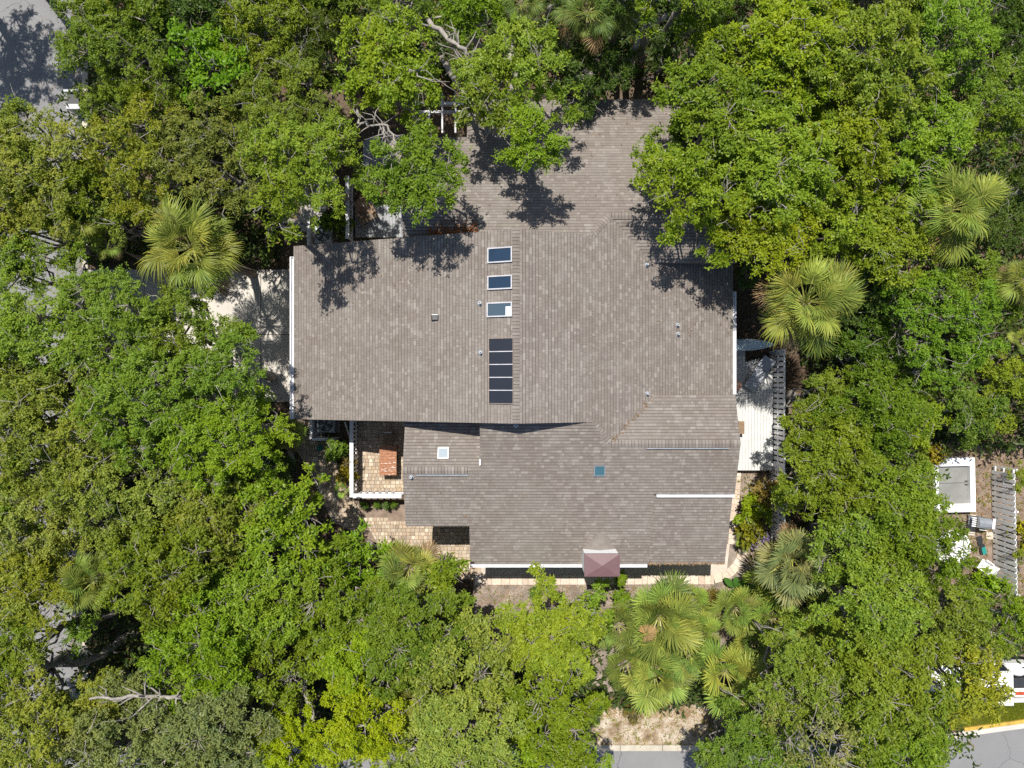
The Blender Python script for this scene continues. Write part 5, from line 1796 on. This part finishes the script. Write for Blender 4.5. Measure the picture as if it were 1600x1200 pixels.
FOL['gold'] = (0.22, 0.21, 0.012); FOL['leafy'] = (0.10, 0.19, 0.02); FOL['violet'] = (0.34, 0.32, 0.40); FOL['copper'] = (0.16, 0.13, 0.02)
shrub(1178, 800, 32, 1.0, 'lime', 'rounded yellow-green shrub by the stone walk on the east side')
shrub(1195, 762, 26, .9, 'copper', 'olive shrub in the bed just below the white deck')
shrub(1166, 826, 17, .6, 'gold', 'small golden shrub beside the rounded yellow-green one')
shrub(1190, 848, 13, .5, 'violet', 'pale lavender flowering plant near the curved stone walk')
shrub(524, 705, 20, .9, 'leafy', 'leafy green shrub between the air conditioner and the courtyard fence')
shrub(543, 738, 14, .7, 'gold', 'yellow shrub at the courtyard fence')
shrub(548, 720, 9, .6, 'copper', 'coppery little shrub against the courtyard fence')
shrub(971, 905, 9, 1.6, 'lime', 'slender bright plant beside the chimney', name='tall_plant')
shrub(970, 935, 15, .9, 'lime', 'bright shrub below the chimney shadow')
shrub(838, 926, 8, .3, 'leafy', 'single small green tuft on the bare south bed', name='tuft')
for k, (px, lab) in enumerate(((570, 'first'), (589, 'second'), (604, 'third'), (616, 'fourth'))):
    shrub(px, 789, 5, .35, 'leafy', lab + ' small bedding plant from the left in the row under the courtyard fence', name='bedding_plant')
shrub(1105, 930, 12, .4, 'copper', 'straw-coloured tuft on the bed right of the largest palmetto', name='tuft')
shrub(930, 1095, 32, 1.4, 'lime', 'lime green shrub at the upper left of the sandy verge')
shrub(985, 1105, 12, .3, 'copper', 'dry weedy tuft on the sandy verge', name='tuft')
shrub(700, 1000, 26, 1.2, 'dark', 'dark shrub at the left end of the bare south bed')
shrub(508, 300, 20, 1.4, 'leafy', 'green shrub beside the concrete footpath near the side fence')
shrub(524, 345, 20, 1.2, 'leafy', 'leafy shrub between the footpath and the side fence')
shrub(1452, 708, 14, .9, 'gold', 'golden shrub at the upper left corner of the white raised frame')
shrub(1552, 912, 18, 1.0, 'lime', 'light green shrub below the white garden chair')
shrub(1590, 830, 16, 1.0, 'gold', 'yellow shrub behind the board fence on the right edge')


# broad-leaved bird-of-paradise clump
def banana(px, py, s, label):
    c = P(px, py)
    e = thing('bird_of_paradise', label, 'plant', c)
    rr = random.Random(px)
    for k in range(9):
        a = k * 2.4; L = s * rr.uniform(.8, 1.15); W_ = .2 * s; el = R_(rr.uniform(15, 60))
        V, Q = [], []
        for i in range(9):
            t = i / 8
            r_ = .25 * L + L * t; z = .25 + r_ * math.sin(el) - .5 * t * t * L * math.sin(el) * .9
            w = W_ * math.sin(PI * min(t * .93 + .05, 1)) ** .7
            for q in (-1, 0, 1):
                V.append((r_ * math.cos(el) * math.cos(a) - q * w * math.sin(a), r_ * math.cos(el) * math.sin(a) + q * w * math.cos(a), z + (.05 * s if q else 0)))
        for i in range(8):
            for q in (0, 1): Q.append((i * 3 + q, i * 3 + q + 1, i * 3 + q + 4, i * 3 + q + 3))
        me = mesh_np('leaf', np.array(V), np.array(Q), M['frond'], [rr.random() * .3 + .2] * len(Q))
        o = obj('leaf', me, e); o.color = (.055, .145, .03, 1)
        m = MB(); m.tube([(0, 0, 0), (.25 * L * math.cos(el) * math.cos(a), .25 * L * math.cos(el) * math.sin(a), .25 + .25 * L * math.sin(el))], .018, 5); m.build('stalk', M['rib'], e)


banana(1148, 918, .75, 'broad-leaved bright green plant just below the curved stone walk')
banana(1212, 930, .7, 'broad-leaved plant half shaded between the palmettos')

# dead brown frond lying on the largest palmetto
o = obj('fallen_frond', FAN[0]); o.location = P(990, 996, 3.5); o.rotation_euler = (.2, -.12, .35); o.scale = (.62,) * 3; o.color = (.36, .24, .11, 1)
tag(o, 'dead brown palm frond lying on the largest palmetto', 'frond')

# ------------------------------------------------------------------ undergrowth, grass, leaf litter (nobody could count these)
rng = np.random.default_rng(5)
CLEAR = [(440, 1250, 130, 1000), (130, 470, 415, 650), (-300, 134, -300, 1500), (-300, 1900, 1160, 1500), (920, 1115, 1085, 1200), (1440, 1640, 700, 925), (1480, 1700, 1000, 1200), (455, 560, 640, 850), (500, 760, 640, 920), (470, 660, 200, 385)]
n = 48000
pp = np.stack([rng.uniform(-24.5, 24.5, n), rng.uniform(-17.5, 18.5, n), rng.uniform(.05, 1.5, n) ** 2], 1)
pxx = 800 + pp[:, 0] * FPX / CAM_H; pyy = 600 - pp[:, 1] * FPX / CAM_H
keep = np.ones(n, bool)
for a, b, c_, d_ in CLEAR: keep &= ~((pxx > a) & (pxx < b) & (pyy > c_) & (pyy < d_))
pp = pp[keep]
V = leaves(rng, pp, np.tile(np.array([[0, 0, 1.0]]), (len(pp), 1)) + rng.normal(0, .3, (len(pp), 3)), 6, .24, .10, .35)
o = obj('undergrowth', mesh_np('undergrowth', V, np.arange(len(V)).reshape(-1, 4), M['leaf'], rng.random(len(V) // 4)))
o.color = (.045, .075, .018, 1)
tag(o, 'low dark green undergrowth on the ground below the trees', 'undergrowth', kind='stuff')

# grass of the verge by the yellow kerb
n = 60000
u1, u2 = rng.random(n), rng.random(n)
gx = 1440 + 205 * u1
top_y = 1093 + 4 * np.sin(gx * .2); bot_y = np.interp(gx, [1440, 1503, 1605, 1650], [1143, 1139, 1125, 1117])
gy = top_y + (bot_y - top_y) * u2
gp = np.stack([(gx - 800) * CAM_H / FPX, (600 - gy) * CAM_H / FPX, np.full(n, .012)], 1)
dr = unit(np.stack([rng.normal(0, .5, n), rng.normal(0, .5, n), np.full(n, 1.0)], 1)); hh = rng.uniform(.03, .08, (n, 1))
sd = unit(np.cross(dr, rng.normal(size=(n, 3)))) * .008
V = np.stack([gp - sd, gp + sd, gp + dr * hh + sd * .3, gp + dr * hh - sd * .3], 1).reshape(-1, 3)
o = obj('grass', mesh_np('grass', V, np.arange(len(V)).reshape(-1, 4), M['leaf'], rng.random(n)))
o.color = (.20, .25, .03, 1)
tag(o, 'short green grass of the verge behind the yellow kerb', 'grass', kind='stuff')


def litter(name, label, pts, L=.09, col=(.22, .13, .06)):
    pts = np.asarray(pts)
    n = len(pts)
    V = leaves(rng, pts, np.tile(np.array([[0, 0, 1.0]]), (n, 1)) + rng.normal(0, .25, (n, 3)), 1, L, L * .5, .1, .1)
    o = obj(name, mesh_np(name, V, np.arange(len(V)).reshape(-1, 4), M['leaf'], rng.random(n) * .97))
    o.color = (*col, 1)
    return tag(o, label, 'leaf litter', kind='stuff')


def scatter(px0, px1, py0, py1, n, z=.025):
    a = rng.uniform(px0, px1, n); b = rng.uniform(py0, py1, n)
    return np.stack([(a - 800) * CAM_H / FPX, (600 - b) * CAM_H / FPX, rng.uniform(z, z + .02, n)], 1)


litter('leaf_litter', 'scattered brown leaf litter on the bare south bed', np.concatenate([scatter(745, 1200, 911, 1000, 5000), scatter(1150, 1240, 735, 880, 2200)]), .08, (.26, .19, .13))
litter('leaf_litter', 'brown leaf litter in the yard around the white raised frame', scatter(1420, 1640, 700, 925, 5000), .08, (.25, .165, .08))
litter('leaf_litter', 'fallen leaves gathered along the kerb of the side street', np.concatenate([scatter(60, 130, -20, 1150, 900), scatter(112, 130, -20, 1150, 1500)]), .08, (.24, .16, .08))
litter('leaf_litter', 'dry leaves strewn over the sandy verge', np.concatenate([scatter(910, 1125, 1090, 1166, 1300), scatter(910, 1125, 1090, 1120, 1800)]), .07, (.25, .18, .09))
xx = rng.uniform(-3.2, -1.25, 420); yy = 5.62 + np.abs(rng.normal(0, .16, 420)) * (1 + (xx + 3.2) * .35)
litter('leaf_litter', 'rusty fallen leaves caught against the north roof step', np.stack([xx, yy, 5.344 + MP * (yy - 6.5) + .03 + rng.uniform(0, .05, 420)], 1), .10, (.26, .11, .045))
xx = rng.uniform(5.5, 8.5, 260); yy = -7.24 + rng.uniform(0, .07, 260)
def on_slope(zf, x0, x1, y0, y1, n):
    x = rng.uniform(x0, x1, n); y = rng.uniform(y0, y1, n)
    return np.stack([x, y, np.array([zf(a, b) for a, b in zip(x, y)]) + .028], 1)


vt = rng.random(110)
val = np.stack([3.7 + vt * 1.7 + rng.normal(0, .05, 110), -2.2 + vt * 1.7 + rng.normal(0, .05, 110)], 1)
vpt = np.stack([val[:, 0], val[:, 1], np.array([max(zmain(a, b), zSn(a, b)) for a, b in val]) + .03], 1)
litter('leaf_litter', 'sparse fallen leaves scattered over the roof slopes', np.concatenate([vpt, on_slope(zmain, -8.6, -3, 2.5, 5.4, 90), on_slope(zmain, 5.5, 8.7, 1.5, 4.4, 60), on_slope(zN, -1, 8.4, 6.6, 11.2, 130), on_slope(zS, -3.9, 5.2, -5.5, -3.5, 30)]), .075, (.20, .125, .06))
litter('leaf_litter', 'thin line of dry leaves along the lower right eave', np.stack([xx, yy, zS2(0, 0) + MP * yy + .03 + rng.uniform(0, .02, 260)], 1), .06, (.30, .20, .11))

# the wood goes on outside the picture; it reads as one mass
rng = np.random.default_rng(21)
VV, RV = [], []
spots = [(x, y) for x in np.arange(-44, 46, 4.6) for y in np.arange(-40, 40, 4.6)]
wst = dict(boughs=1.3, clumps=8, sprigs=6, sig=.3, brad=1.25, dome=.6)
for x, y in spots:
    x += rng.uniform(-1.2, 1.2); y += rng.uniform(-1.2, 1.2)
    if abs(x) < 25.8 and -17 < y < 20.5: continue
    if -28.5 < x < -16.5 or (-27 < y < -13 and x > -28.5): continue
    if x > 24 and y < -9: continue
    pos, ax, _, _, _ = crown_points(rng, rng.uniform(2.6, 3.2), wst)
    pos = pos + np.array([x, y, rng.uniform(4.0, 5.2)])
    v = leaves(rng, pos, ax, 4, .34, .19)
    VV.append(v); RV.append(np.clip(rng.random(len(v) // 4) * .6 + rng.uniform(0, .35), 0, .96))
V = np.concatenate(VV)
o = obj('woodland', mesh_np('woodland', V, np.arange(len(V)).reshape(-1, 4), M['leaf'], np.concatenate(RV)))
o.color = (.115, .180, .016, 1)
tag(o, 'continuous green woodland around the plot outside the garden', 'woodland', kind='stuff')

# weeds in the open soil
wp = np.concatenate([scatter(1420, 1640, 700, 925, 420), scatter(745, 1200, 912, 1000, 260), scatter(1150, 1235, 740, 880, 160), scatter(915, 1120, 1092, 1165, 160), scatter(1500, 1640, 985, 1030, 300)])
V = leaves(rng, wp, np.tile(np.array([[0, 0, 1.0]]), (len(wp), 1)) + rng.normal(0, .2, (len(wp), 3)), 6, .13, .03, .8)
o = obj('weeds', mesh_np('weeds', V, np.arange(len(V)).reshape(-1, 4), M['leaf'], rng.random(len(V) // 4)))
o.color = (.17, .20, .03, 1)
tag(o, 'thin weeds sprouting from the open soil around the house', 'weeds', kind='stuff')
